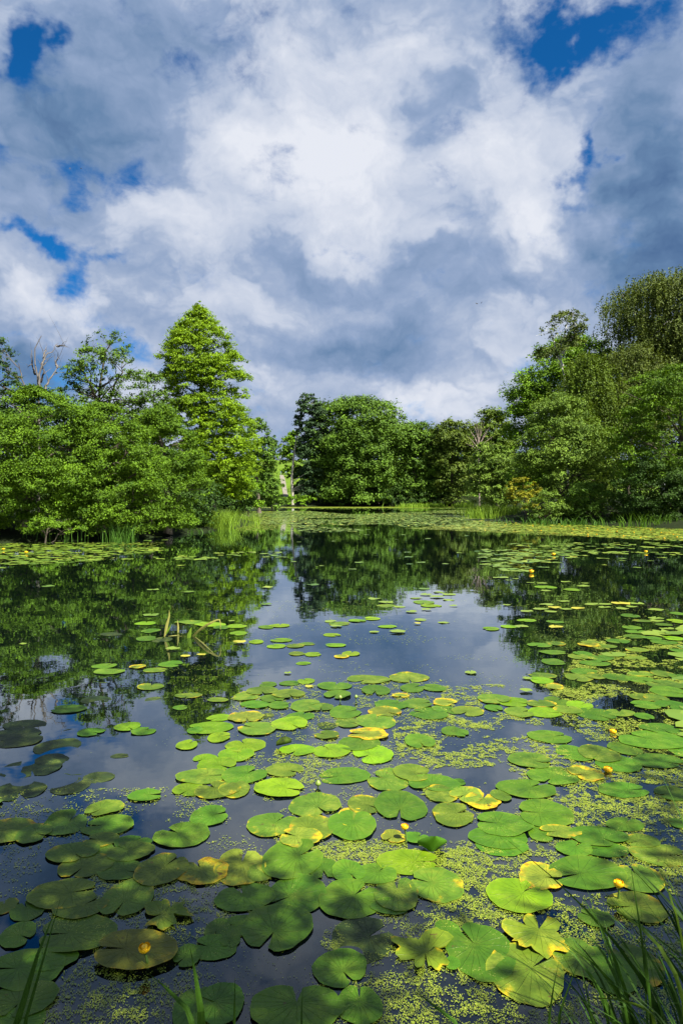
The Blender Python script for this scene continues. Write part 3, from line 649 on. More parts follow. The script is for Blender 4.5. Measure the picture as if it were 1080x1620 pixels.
# unseen tree added behind the viewer, its clumps placed to shade the first pads
def shade_tree():
    base = np.array([2.4, -3.6, tz(2.4, -3.6)]); root = empty('willow_tree', base)
    tag(root, 'willow on the viewer\'s own bank shading the first pads', 'tree')
    cs = []
    ox, oy = math.sin(SUN_AZ) / math.tan(SUN_EL), math.cos(SUN_AZ) / math.tan(SUN_EL)
    for (x, y, z, r) in [(-2.7, 4.7, 7.2, .55), (-2.2, 5.3, 7.8, .6), (-3.1, 5.7, 7.6, .7), (-2.0, 4.3, 7.0, .45), (-3.4, 4.6, 6.8, .6), (-3.6, 6.4, 8.0, .6),
                         (-1.45, 2.9, 5.6, .5), (-1.0, 3.15, 5.9, .45), (-.85, 2.55, 5.2, .5), (-.35, 2.35, 5.0, .45), (-.45, 2.85, 5.7, .35), (-1.5, 3.5, 6.2, .35), (.15, 2.75, 5.5, .25),
                         (1.15, 2.2, 5.0, .45), (1.45, 2.65, 5.3, .4), (-1.7, 2.3, 5.1, .5), (-1.3, 1.9, 5.0, .5), (1.75, 3.2, 5.8, .4), (1.6, 2.0, 5.2, .5), (-.1, 1.95, 5.0, .5), (.9, 1.9, 5.0, .5), (-1.9, 3.0, 5.8, .5), (-1.15, 2.45, 5.4, .45), (1.3, 2.35, 5.2, .4), (2.1, 3.9, 6.2, .5)]:
        cs.append((x + ox * z, y + oy * z, z, r))
    P, N = [], []
    for (x, y, z, r) in cs:
        n = int(2100 * r * r); d = rng.normal(0, .5, (n, 3)) * r; P.append(np.array([x, y, z]) + d); N.append(rng.normal(0, .6, (n, 3)) + [0, 0, .8])
    P = np.concatenate(P); N = np.concatenate(N); V, Fq = leaf_quads(P, N, 0.11, 0.45)
    mesh_np('crown', V - base, Fq, M['airy'], root, [('tint', 'FACE', rng.uniform(.2, .8, len(P)))])
    paths = [(poly_path([base - [0, 0, .1], base + [-.3, .2, 3], [1.9, -3.7, 6.8]], 10), .2 * np.linspace(1, .2, 10))]
    for (x, y, z, r) in cs:
        k = rng.integers(4, 8); p0 = paths[0][0][k]; paths.append((curve(p0, (x, y, z), (0, 0, .25), 7, .03), .06 * np.linspace(1, .2, 7)))
    V, Fq = tubes(paths); mesh_np('trunk', V - base, Fq, M['bark'], root, smooth=True)
shade_tree()

# ---------------------------------------------------------------- blades
def blade_strips(B, H, lean, bend, width, seg=5):
    """B (n,3) feet, H heights, lean (n,2) horizontal drift, bend droop, width"""
    n = len(B); t = np.linspace(0, 1, seg + 1)[None, :, None]
    Hh = H[:, None, None]; up = np.zeros((n, seg + 1, 3)); up[..., 2] = (t * Hh)[..., 0] - (bend[:, None] * H[:, None]) * t[..., 0] ** 3
    lat = np.concatenate([lean[:, None, :] * (t ** 1.8), np.zeros((n, seg + 1, 1))], -1)
    mid = B[:, None, :] + up + lat
    a = rng.uniform(0, np.pi, n); side = np.stack([np.cos(a), np.sin(a) * .6, 0 * a], 1)[:, None, :]
    w = width[:, None, None] * .5 * (1 - t ** 1.6) + 0.0006
    V = np.stack([mid - side * w, mid + side * w], 2).reshape(-1, 3)
    i = (np.arange(n)[:, None] * (seg + 1) * 2 + np.arange(seg)[None] * 2).ravel()
    return V, np.stack([i, i + 1, i + 3, i + 2], 1)
def reedbed(name, label, cat, pts, n, h, w, mt, lean=0.25, kind='stuff'):
    """pts: photo-pixel rectangle on the water (x0,x1,y0,y1)"""
    x0, x1, y0, y1 = pts
    px = np.where(rng.uniform(0, 1, n) < .6, rng.normal((x0 + x1) / 2, (x1 - x0) * .26, n), rng.uniform(x0, x1, n)); py = 1 / rng.uniform(1 / (y1 - HOR), 1 / (y0 - HOR), n) + HOR
    px = px + (fbm(px * .15, py * .3, 5) - .5) * 6
    d = HC * FPX / (py - HOR); B = np.stack([(px - 540) / FPX * d, d, np.full(n, -0.05)], 1)
    k = 0.55 + 0.6 * fbm(B[:, 0] * 1.5, B[:, 1] * 1.5, 8)
    H = h * k * rng.uniform(.6, 1.15, n); V, Fq = blade_strips(B, H, rng.normal(0, lean, (n, 2)) * H[:, None], rng.uniform(0, .35, n), w * rng.uniform(.7, 1.3, n))
    T = np.clip(np.repeat(rng.normal(.5, .2, n), 5), 0, 1)
    o = mesh_np(name, V, Fq, mt, None, [('tint', 'FACE', T)]); tag(o, label, cat, None, kind); return o
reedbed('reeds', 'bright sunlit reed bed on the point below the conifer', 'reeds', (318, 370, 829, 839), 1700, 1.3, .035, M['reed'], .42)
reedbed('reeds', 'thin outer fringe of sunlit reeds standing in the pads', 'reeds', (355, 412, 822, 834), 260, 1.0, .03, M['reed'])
reedbed('reeds', 'tall iris blades in the shade under the arching alder', 'reeds', (160, 218, 850, 858), 220, 1.05, .03, M['reed_shaded'])
reedbed('reeds', 'sparse dark stems in the deep shade of the first alder', 'reeds', (0, 160, 851, 858), 130, .9, .03, M['reed_shaded'], .12)
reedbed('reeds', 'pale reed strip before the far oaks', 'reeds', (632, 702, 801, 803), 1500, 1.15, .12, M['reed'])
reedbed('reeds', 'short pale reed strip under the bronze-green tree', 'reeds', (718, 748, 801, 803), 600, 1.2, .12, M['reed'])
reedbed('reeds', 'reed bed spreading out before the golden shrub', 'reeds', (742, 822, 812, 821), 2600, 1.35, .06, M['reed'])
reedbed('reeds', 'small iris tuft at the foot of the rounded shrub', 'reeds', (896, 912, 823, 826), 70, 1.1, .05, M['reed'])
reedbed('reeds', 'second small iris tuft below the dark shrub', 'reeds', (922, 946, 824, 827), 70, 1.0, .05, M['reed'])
reedbed('reeds', 'iris blades along the shaded bank by the layered tree', 'reeds', (975, 1100, 828, 835), 620, 1.15, .05, M['reed_half_shaded'], .3)

reedbed('grass', 'rough dark bank grass under the shrubs across from the alders', 'grass', (826, 1120, 823, 832), 2600, .7, .05, M['reed_shaded'], .4)
reedbed('grass', 'rough dark bank grass between the iris blades and the sunlit reeds', 'grass', (222, 320, 836, 844), 900, .4, .035, M['reed_shaded'], .4)

def blade(name, label, cat, pts, w, mt, grp=None):
    """one reed blade through given 3-D points; a creased strip with thickness"""
    p = poly_path(pts, 14); tan = np.gradient(p, axis=0); tan /= np.linalg.norm(tan, axis=1)[:, None]
    view = np.array([0.25, -1, .1]); side = np.cross(tan, view); side /= np.linalg.norm(side, axis=1)[:, None] + 1e-9; nr = np.cross(side, tan)
    t = np.linspace(0, 1, 14); ww = (w * .5 * np.clip(1.02 - t ** 2.2, 0.02, 1) * (0.75 + .5 * np.minimum(t * 3, 1)) / 1.2)[:, None]
    V = np.stack([p - side * ww, p - nr * ww * .35, p + side * ww, p + nr * (ww * .2)], 1).reshape(-1, 3)
    Fq = []
    for i in range(13):
        for j in range(4): Fq.append((i * 4 + j, i * 4 + (j + 1) % 4, i * 4 + 4 + (j + 1) % 4, i * 4 + 4 + j))
    o = mesh_np(name, V, Fq, mt, None, [('tint', 'FACE', np.full(52, .5))], smooth=False, loc=p[0]); tag(o, label, cat, grp); return o
def near_blade(label, foot, pix, w, mt='reed_shaded', grp='reed blades rising from the near bank'):
    """foot: (photo px x, distance) on the bank; pix: [(x, y, distance)] further points up the blade"""
    pts = [((foot[0] - 540) / FPX * foot[1], foot[1], 0.0)] + [at(*q) for q in pix]
    return blade('reed_blade', label, 'reed blade', pts, w, M[mt], grp)
near_blade('pale broad blade of the crossing pair beside the mottled dark pads', (5, 2.05), [(30, 1610, 2.0), (60, 1510, 2.0), (88, 1440, 2.05)], .020, 'reed_shaded')
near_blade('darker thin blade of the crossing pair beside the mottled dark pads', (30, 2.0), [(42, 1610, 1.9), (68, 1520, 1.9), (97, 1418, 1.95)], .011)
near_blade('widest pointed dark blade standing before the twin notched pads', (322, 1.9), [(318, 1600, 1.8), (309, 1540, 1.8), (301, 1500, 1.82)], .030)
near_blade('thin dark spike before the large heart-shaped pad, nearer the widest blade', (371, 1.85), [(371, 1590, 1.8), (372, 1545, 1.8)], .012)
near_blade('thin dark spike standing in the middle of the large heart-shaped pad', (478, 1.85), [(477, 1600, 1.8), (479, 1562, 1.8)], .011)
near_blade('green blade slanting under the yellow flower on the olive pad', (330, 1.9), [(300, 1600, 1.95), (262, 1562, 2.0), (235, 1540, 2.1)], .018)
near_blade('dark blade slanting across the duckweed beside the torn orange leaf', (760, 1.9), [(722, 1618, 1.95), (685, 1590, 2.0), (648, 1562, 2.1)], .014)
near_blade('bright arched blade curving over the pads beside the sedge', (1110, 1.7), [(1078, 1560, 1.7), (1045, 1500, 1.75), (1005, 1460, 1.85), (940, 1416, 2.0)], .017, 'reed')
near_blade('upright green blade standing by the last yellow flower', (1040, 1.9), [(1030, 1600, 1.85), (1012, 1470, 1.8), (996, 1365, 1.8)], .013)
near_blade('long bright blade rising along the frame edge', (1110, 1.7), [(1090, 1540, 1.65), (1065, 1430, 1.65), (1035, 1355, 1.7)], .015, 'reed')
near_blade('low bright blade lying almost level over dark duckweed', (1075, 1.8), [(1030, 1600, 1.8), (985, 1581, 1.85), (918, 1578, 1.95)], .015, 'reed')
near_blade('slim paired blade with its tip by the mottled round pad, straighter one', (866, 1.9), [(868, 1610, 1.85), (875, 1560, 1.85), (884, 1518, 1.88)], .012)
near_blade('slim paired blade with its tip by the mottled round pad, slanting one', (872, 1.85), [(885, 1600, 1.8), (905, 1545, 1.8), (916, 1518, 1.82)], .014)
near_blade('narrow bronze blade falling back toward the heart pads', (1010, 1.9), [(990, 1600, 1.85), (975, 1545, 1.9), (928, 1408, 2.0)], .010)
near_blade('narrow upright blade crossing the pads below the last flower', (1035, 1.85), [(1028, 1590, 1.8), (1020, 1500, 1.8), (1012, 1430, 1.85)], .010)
def sedge():
    n = 170; B = np.stack([rng.uniform(.74, 1.25, n) ** 1.0, rng.uniform(1.55, 2.05, n), np.full(n, -.02)], 1)
    H = rng.uniform(.18, .42, n) + np.clip((B[:, 0] - .72) * 1.5, 0, .55) * rng.uniform(.5, 1, n); V, Fq = blade_strips(B, H, np.stack([rng.normal(-.13, .13, n), rng.normal(.08, .12, n)], 1), rng.uniform(0, .5, n), rng.uniform(.010, .022, n), 7)
    o = mesh_np('sedge_tuft', V, Fq, M['reed_shaded'], None, [('tint', 'FACE', np.repeat(rng.uniform(0, .7, n), 7))]); tag(o, 'dense dark sedge tuft spilling over the lowest corner of the pond', 'sedge tuft')
sedge()

# broken reed stems half way out
def stub(label, pts, w, mt):
    q = [at(x, y, Y) for (x, y, Y) in pts]; return blade('broken_reed', label, 'broken reed', q, w, M[mt], 'broken reeds in open water')
stub('tallest broken reed, upright with a bleached tip', [(261, 1007, 8.4), (264, 990, 8.4), (268, 975, 8.4), (268, 964, 8.4)], .036, 'deadreed')
stub('short leaning side shoot of the tallest broken reed', [(263, 1003, 8.35), (268, 994, 8.35), (272, 986, 8.35)], .022, 'reed')
stub('thin yellowish broken reed between the tallest and the thick stump', [(282, 1001, 8.6), (282, 990, 8.6), (281, 980, 8.6)], .024, 'deadreed')
stub('thick green stump of a broken reed', [(298, 1012, 8.3), (300, 1003, 8.3), (303, 992, 8.3)], .05, 'reed')
stub('long broken reed bent over into a hook', [(305, 1007, 8.4), (314, 998, 8.35), (330, 987, 8.3), (347, 979, 8.3), (349, 984, 8.3), (349, 998, 8.3)], .034, 'deadreed')
stub('low broken reed slanting down into the water', [(309, 1008, 8.35), (320, 1017, 8.0), (332, 1028, 7.65), (342, 1037, 7.35)], .020, 'deadreed')
stub('yellow fallen reed leaf floating at the foot of the stump', [(266, 1008, 8.4), (280, 1007, 8.45), (295, 1010, 8.3)], .04, 'deadreed')
#@@PADS@@
# ---------------------------------------------------------------- lily pads
# kinds: G green, L lime, M mottled, Y yellowing, D sunken with shade put into its colour, K dark folded
TILES = {
 (0, 1340): "345,30,230,90,M;490,10,90,60,M;620,25,210,90,M;410,90,240,110,M;578,112,205,95,G,-20;770,110,230,150,M,60;610,240,225,175,M,-100;300,225,300,140,M;135,300,150,105,G;380,290,240,110,M;85,418,150,125,G,-20;370,415,350,180,M;650,508,370,185,O,180;960,120,230,120,Y,120;800,330,240,135,T;20,285,110,75,Y;1035,388,110,100,G;1010,480,215,112,G,160;890,520,120,125,G;120,585,340,190,G;250,540,220,90,G;100,730,310,160,G;100,820,220,80,G;930,770,200,210,G,100;1050,750,200,200,G,170",
 (360, 1340): "60,100,230,165,Y,90;160,125,120,135,M,100;310,60,270,190,G,30;452,103,138,90,G,-80;575,118,150,100,G,-60;700,130,190,95,G;850,73,275,112,L,0;325,228,270,185,G,-150;580,248,280,175,G,50;990,185,240,155,M,160;800,230,200,165,M;765,288,170,72,G;85,240,270,130,G;235,385,320,215,G,-110;60,378,150,95,G;15,440,90,95,G;645,440,290,210,D,30;530,577,245,175,G,-60;930,490,290,185,T;330,775,420,190,G,90;625,755,205,175,G,90;1045,395,110,110,G;1065,557,70,60,G",
 (720, 1340): "220,0,230,70,G;305,235,290,158,L,40;400,140,200,125,Y,-20;625,125,345,150,G,200;860,150,230,130,M;560,12,160,70,G;705,12,210,65,G,170;120,500,310,260,G,120;330,600,345,285,M,30;375,430,275,200,T;665,345,155,85,G,140;860,290,240,140,M;570,530,200,240,M;715,590,240,260,G,60;860,560,220,240,M;935,520,250,210,G,150;960,40,240,100,M",
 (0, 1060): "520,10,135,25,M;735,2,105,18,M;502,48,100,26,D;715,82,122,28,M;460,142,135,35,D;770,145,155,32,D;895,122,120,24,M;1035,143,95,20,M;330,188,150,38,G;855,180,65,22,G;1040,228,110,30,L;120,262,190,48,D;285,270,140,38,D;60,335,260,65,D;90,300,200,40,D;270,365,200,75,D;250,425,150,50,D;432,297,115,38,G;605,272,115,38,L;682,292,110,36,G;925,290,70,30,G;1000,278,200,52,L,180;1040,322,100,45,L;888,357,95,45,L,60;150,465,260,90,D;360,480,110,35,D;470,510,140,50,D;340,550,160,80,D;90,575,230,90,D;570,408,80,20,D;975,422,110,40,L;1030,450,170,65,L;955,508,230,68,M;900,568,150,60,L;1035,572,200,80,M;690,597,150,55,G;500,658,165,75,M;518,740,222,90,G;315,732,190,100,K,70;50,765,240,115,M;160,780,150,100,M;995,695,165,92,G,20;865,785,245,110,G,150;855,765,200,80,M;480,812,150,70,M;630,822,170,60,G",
 (360, 1060): "284,17,35,8,G;670,45,195,38,M;862,38,180,42,M;507,79,158,34,G;702,97,127,44,G,-100;875,87,108,40,G;977,85,108,34,G;520,118,122,40,G;193,71,77,24,G;292,64,90,22,G;372,54,78,26,L;387,80,40,12,Y;90,125,115,44,M;165,100,140,36,M;290,115,150,40,M;211,137,112,34,G;130,166,132,34,G;243,169,92,40,G;375,172,140,52,M;445,178,110,34,M;780,167,155,44,G;900,160,130,44,M;820,122,80,20,Y;920,125,60,26,D;1030,155,110,34,Y;953,208,172,54,G;1020,185,100,30,G;1068,200,50,40,G;558,202,140,60,G;345,220,128,36,G;90,223,160,50,Y;190,218,60,28,D;293,256,162,58,L,-50;140,280,175,60,M;470,265,90,34,D;570,250,110,55,M;700,245,180,65,M;745,200,150,45,Y;665,305,180,55,Y;470,310,110,40,M;912,340,136,62,G,-80;1060,292,90,54,G;85,360,180,60,L;40,405,160,60,L;330,382,160,48,L;495,386,170,62,L;625,350,190,65,G;690,400,180,88,L;270,477,170,60,M,-30;555,503,232,72,G,200;760,520,185,105,M;870,490,160,80,M;80,500,200,78,G;245,562,224,86,L,-20;30,570,140,75,M;415,640,235,105,M,-60;650,640,150,118,M;818,645,234,132,G,-100;980,540,230,75,G;1010,590,140,80,M;1070,690,180,115,M,20;590,740,215,150,G,80;600,700,150,90,Y;215,737,232,106,M;400,750,200,110,M;350,800,190,90,Y;785,795,110,60,Y;895,800,110,50,G",
 (720, 1060): "610,8,120,26,G;585,38,120,34,M;660,32,80,30,M;415,28,125,28,M;410,52,100,32,L;470,80,80,30,Y;340,42,50,12,G;73,15,60,14,L;335,103,60,14,L;765,35,120,34,G;875,47,120,30,G;880,20,120,24,M;980,20,100,30,M;1060,35,80,30,G;1000,72,170,36,M;1010,105,160,48,G;880,130,100,40,M;950,135,100,36,M;905,168,125,38,G;1020,168,135,44,G;60,197,145,44,M;185,140,150,44,M;275,153,140,42,L;180,183,80,28,G;300,202,120,50,M;410,163,130,32,M;478,148,102,40,G;590,170,118,40,L;430,203,160,46,L;530,190,120,40,M;665,212,170,60,G;780,205,140,34,M;893,222,80,30,G;968,280,172,50,G;445,318,190,60,G,15;20,300,80,44,G;940,335,320,58,G;560,395,150,80,G,200;680,400,170,80,M;800,375,140,60,G;760,440,200,90,G;960,435,220,66,G;1065,390,90,50,G;350,430,190,75,M,-30;470,505,240,80,G;620,495,150,70,Y;335,568,262,84,G;790,572,220,70,G;1030,590,150,64,G;15,535,60,60,G;50,595,150,80,Y;130,625,160,78,Y;215,600,90,60,M;430,685,240,130,G,170;235,735,250,110,G;200,800,260,100,G;410,780,120,70,G;500,770,180,60,Y;680,795,260,88,G;800,735,170,60,G;880,815,160,60,M;1055,730,80,44,G",
 (0, 840): "690,440,100,16,L;717,475,88,22,G;530,490,105,16,D;697,512,95,26,G;770,517,95,24,D;905,434,150,16,M;1000,445,150,22,L;1050,460,75,18,G;495,642,115,26,G;530,665,160,32,L;655,645,75,20,Y;732,658,110,28,G;810,632,110,30,G;110,537,40,9,D;880,595,50,10,Y;955,593,45,10,Y;820,563,70,12,D",
 (360, 780): "17,608,35,12,G;45,633,95,18,L;52,667,82,22,L;58,711,66,16,Y;135,707,72,20,L;185,637,80,18,G;245,630,100,18,L;255,700,105,18,L;232,728,90,22,L;320,726,85,20,M;376,717,80,14,M;330,763,80,20,M;405,766,78,22,L;360,809,72,16,L;495,674,84,18,L;490,611,62,13,G;530,621,100,18,M;513,634,60,14,G;615,607,85,14,L;688,597,74,16,L;757,635,92,14,L;697,502,66,12,G;748,520,75,13,G;750,536,90,13,M;815,542,58,12,G;512,724,100,18,L;585,764,85,22,L;540,777,70,18,Y;695,661,50,12,M;805,661,80,12,M;870,565,58,10,L;915,603,60,10,G;1025,616,58,10,L;900,622,35,8,Y;895,500,60,13,G;940,484,60,11,G;930,520,100,18,M;965,536,100,16,L;990,495,70,13,L;1050,482,70,16,G;1000,472,50,10,G;1050,508,60,12,L;1070,537,40,12,G;940,555,50,12,M",
 (720, 780): "215,403,75,8,M;253,415,35,6,L;285,408,30,5,G;355,427,38,8,L;410,431,50,9,G;425,448,105,13,L;432,465,55,10,G;525,422,55,8,G;613,428,40,12,L;605,445,65,9,G;550,460,78,18,L;243,533,42,12,G;339,564,65,14,L;430,531,66,14,G;405,552,75,12,L;450,565,60,14,G;470,546,65,12,Y;513,515,62,14,L;525,553,60,15,G;580,548,70,12,Y;643,529,66,12,G;710,530,65,12,G;708,542,60,12,L;783,525,90,12,Y;862,527,64,17,G;835,540,55,12,G;792,550,58,12,G;950,556,72,13,G;827,583,88,17,G;335,606,94,13,L;471,612,82,14,G;475,635,68,13,Y;170,646,78,17,L;250,635,75,15,L;312,633,72,15,L;885,609,85,14,M;948,597,75,13,G;955,607,70,14,L;835,639,86,20,G;985,626,80,15,G;860,660,108,17,G;976,660,84,13,G;1000,646,66,13,G;1050,573,70,18,G;1050,610,80,22,L;400,724,118,21,G;478,716,90,20,M;460,757,130,21,G;462,804,106,30,G;600,763,90,24,G;582,778,100,27,M;693,785,118,28,G;660,811,140,28,G;612,843,118,36,G;640,710,90,16,M;635,722,100,19,Y;720,728,90,19,M;850,682,110,20,G;770,705,110,20,G;1035,690,90,24,L;990,710,120,24,G;930,690,90,18,G;860,745,110,22,M;855,785,105,20,M;1060,750,80,20,G",
}
KIND = {  # colour, decay, phrase
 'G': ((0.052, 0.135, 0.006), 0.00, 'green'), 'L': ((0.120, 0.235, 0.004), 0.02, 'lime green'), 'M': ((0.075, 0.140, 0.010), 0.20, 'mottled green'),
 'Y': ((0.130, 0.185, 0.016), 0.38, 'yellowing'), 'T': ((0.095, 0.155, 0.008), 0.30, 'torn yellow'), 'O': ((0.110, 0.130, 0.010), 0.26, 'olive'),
 'D': ((0.022, 0.042, 0.012), 0.05, 'sunken shade-dark'), 'K': ((0.060, 0.130, 0.012), 0.0, 'dark green')}
def pad_outline(th, a0, r, ragged):
    """radius around the petiole for angles from the notch, in a unit pad"""
    d = np.minimum(th - a0, 2 * np.pi - a0 - th)
    R0 = 1.0 - 0.16 * np.exp(-(d / 0.16) ** 2) + 0.05 * np.cos(2 * th + r[0]) + 0.028 * np.sin(3 * th + r[1]) + 0.014 * np.sin(7 * th + r[2]) + 0.010 * np.sin(13 * th + r[3])
    if ragged > 0:
        R0 = R0 + ragged * (fbm(th * 2.3 + r[3] * 9, th * 0 + r[4] * 9, 4) - .55) * 1.2
        R0 -= ragged * .5 * np.clip(np.sin(3 * th + r[5]), 0, 1) ** 3
    return R0
def pad_mesh(name, w, dpt, ang, kind, r, lod=1):
    na = {2: 54, 1: 34, 0: 18}[lod]; rings = {2: [.12, .34, .56, .76, .92, 1.0], 1: [.3, .65, .92, 1.0], 0: [.6, 1.0]}[lod]
    a0 = R(3.5 + 8 * r[6] ** 2); th = np.linspace(a0, 2 * np.pi - a0, na)
    rag = {'T': .85, 'Y': .16, 'M': .05}.get(kind, 0.015)
    Ro = pad_outline(th, a0, r * 6.28, rag)
    O = np.stack([Ro * np.cos(th) - 0.0, Ro * np.sin(th)], 1)
    A = np.array([0.22, 0.0])
    V = [np.array([[A[0], A[1], 0]])]; tt = [0.0]; an = [0.0]
    for f in rings:
        xy = A + (O - A) * f
        z = 0.020 * np.sin(2 * th + r[7] * 6) * f ** 2 + 0.014 * np.sin(5 * th + r[8] * 6) * f ** 4 + 0.012 * f ** 6
        if kind in 'TY': z = z + 0.035 * np.sin(4 * th + r[2] * 6) * f ** 2
        if kind in 'GM' and r[3] < .16: z = z + 0.16 * np.clip(np.cos(th - 6.28 * r[0]), 0, 1) ** 6 * f ** 4
        if kind == 'K': z = z + 0.10 * np.clip(np.cos(th - 1.2), 0, 1) ** 3 * f ** 3
        V.append(np.stack([xy[:, 0], xy[:, 1], z], 1)); tt += [f] * na; an += list(th)
    V = np.concatenate(V)
    c, s = math.cos(R(ang)), math.sin(R(ang)); V[:, :2] = V[:, :2] @ np.array([[c, s], [-s, c]])
    mn, mx = V.min(0), V.max(0)
    V[:, 0] = (V[:, 0] - (mn[0] + mx[0]) / 2) / (mx[0] - mn[0]) * w; V[:, 1] = (V[:, 1] - (mn[1] + mx[1]) / 2) / (mx[1] - mn[1]) * dpt
    V[:, 2] = (V[:, 2] - V[:, 2].min()) * (w + dpt) * .5 * (0.7 if kind in 'TK' else 0.24)
    F3 = [(0, 1 + i, 2 + i) for i in range(na - 1)]
    F4 = []
    for k in range(len(rings) - 1):
        b = 1 + k * na; F4 += [(b + i, b + na + i, b + na + i + 1, b + i + 1) for i in range(na - 1)]
    me = bpy.data.meshes.new(name); me.from_pydata(V.tolist(), [], F3 + F4)
    for n_, arr in (('radial', tt), ('angle', an)):
        q = me.attributes.new(n_, 'FLOAT', 'POINT'); q.data.foreach_set('value', np.array(arr, dtype=np.float32))
    me.polygons.foreach_set('use_smooth', np.ones(len(F3) + len(F4), bool)); me.update(); me.materials.append(M['pad']); return me
LAND = [((268, 990), 'the broken reeds'), ((447, 1181), 'the rolled-up pad edge'), ((640, 1307), 'the flower by the upright leaf'), ((978, 1397), 'the flower beside the sedge'),
        ((229, 1499), 'the flower over the olive pad'), ((961, 1221), 'the low flower on mottled pads'), ((969, 1160), 'the flower in the dark reflection'), ((550, 1103), 'the two dark buds'),
        ((503, 1240), 'the lone green bud'), ((821, 1419), 'the notched lime pad'), ((670, 1503), 'the torn orange-rimmed pad'), ((267, 1450), 'the star-shaped torn pad'),
        ((755, 1260), 'the bright yellow pad pair'), ((105, 1304), 'the folded dark pad'), ((60, 1240), 'the sunken raft'), ((878, 991), 'the orange floating pad'),
        ((840, 901), 'the upright distant flower'), ((868, 1166), 'the lone oval in open water'), ((425, 1480), 'the ribbed heart pad'), ((440, 1020), 'the open sky reflection'),
        ((700, 945), 'the far pad cluster'), ((1000, 1020), 'the birch-side pad drift'), ((560, 1040), 'the mid-pond scatter'), ((350, 1370), 'the orange-edged pad')]
REST = []
def build_pads():
    items = []
    for (ox, oy), s in TILES.items():
        for e in s.split(';'):
            q = e.split(','); x = ox + float(q[0]) / 3; y = oy + float(q[1]) / 3
            items.append([x, y, float(q[2]) / 3, float(q[3]) / 3, q[4], float(q[5]) if len(q) > 5 else None])
    # keep one of any two that fall on the same spot
    kept = []
    for it in items:
        if any(abs(it[0] - k[0]) < 0.16 * (it[2] + k[2]) and abs(it[1] - k[1]) < 0.16 * (it[3] + k[3]) for k in kept): continue
        kept.append(it)
    big = sorted(range(len(kept)), key=lambda i: -kept[i][2] * kept[i][3])
    REST.extend(kept[i] for i in big[300:]); kept = [kept[i] for i in sorted(big[:300])]
    cnt = {}
    lab = []
    for it in kept:
        x, y = it[0], it[1]
        j = min(range(len(LAND)), key=lambda k: math.hypot((x - LAND[k][0][0]), (y - LAND[k][0][1]) * 1.7))
        dx, dy = x - LAND[j][0][0], (y - LAND[j][0][1]) * 1.7; dd = math.hypot(dx, dy)
        if dd < 9: side = 'at'
        elif abs(dx) > abs(dy): side = 'on the alder side of' if dx < 0 else 'on the birch side of'
        else: side = 'beyond' if dy < 0 else 'on this side of'
        lab.append([KIND[it[4]][2], side, j, dd]); cnt.setdefault((KIND[it[4]][2], side, j), []).append(dd)
    ORD = ['', 'second', 'third', 'fourth', 'fifth', 'sixth', 'seventh', 'eighth', 'ninth', 'tenth', 'eleventh', 'twelfth', 'thirteenth']
    for i, it in enumerate(kept):
        x, y, w, h, kd, ang = it
        r = np.random.default_rng(1000 + i).uniform(0, 1, 12)
        d = HC * FPX / (y - HOR); W = w * d / FPX * (1.07 if y > 1060 else 1.0); Dp = float(np.clip(h * d * d / (FPX * HC) * (1.08 if y > 1060 else 1.0), W * .72, W * 1.30))
        if ang is None: ang = r[9] * 360
        lod = 2 if w > 34 else (1 if w > 18 else 0)
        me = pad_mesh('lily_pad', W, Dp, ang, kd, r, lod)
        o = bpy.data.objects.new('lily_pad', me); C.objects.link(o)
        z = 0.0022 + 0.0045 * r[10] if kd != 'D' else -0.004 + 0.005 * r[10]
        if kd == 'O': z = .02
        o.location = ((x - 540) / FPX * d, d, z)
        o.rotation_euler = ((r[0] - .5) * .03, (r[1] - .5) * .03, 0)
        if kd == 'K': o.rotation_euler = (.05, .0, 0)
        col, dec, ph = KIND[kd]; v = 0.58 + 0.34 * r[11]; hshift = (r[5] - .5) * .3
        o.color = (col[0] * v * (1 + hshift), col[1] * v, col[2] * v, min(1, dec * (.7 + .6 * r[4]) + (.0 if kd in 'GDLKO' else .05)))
        c, side, j, dd = lab[i]; rk = sorted(cnt[(c, side, j)]).index(dd)
        od = ORD[rk] + ' ' if 0 < rk < len(ORD) else ''
        n_same = len(cnt[(c, side, j)])
        if n_same > 1 and rk == 0: od = 'first '
        tag(o, f"{c} lily pad, {od}{'one ' if not od else ''}{side} {LAND[j][1]}", 'lily pad', 'lily pads floating on the pond')
    return kept
PADS = build_pads()

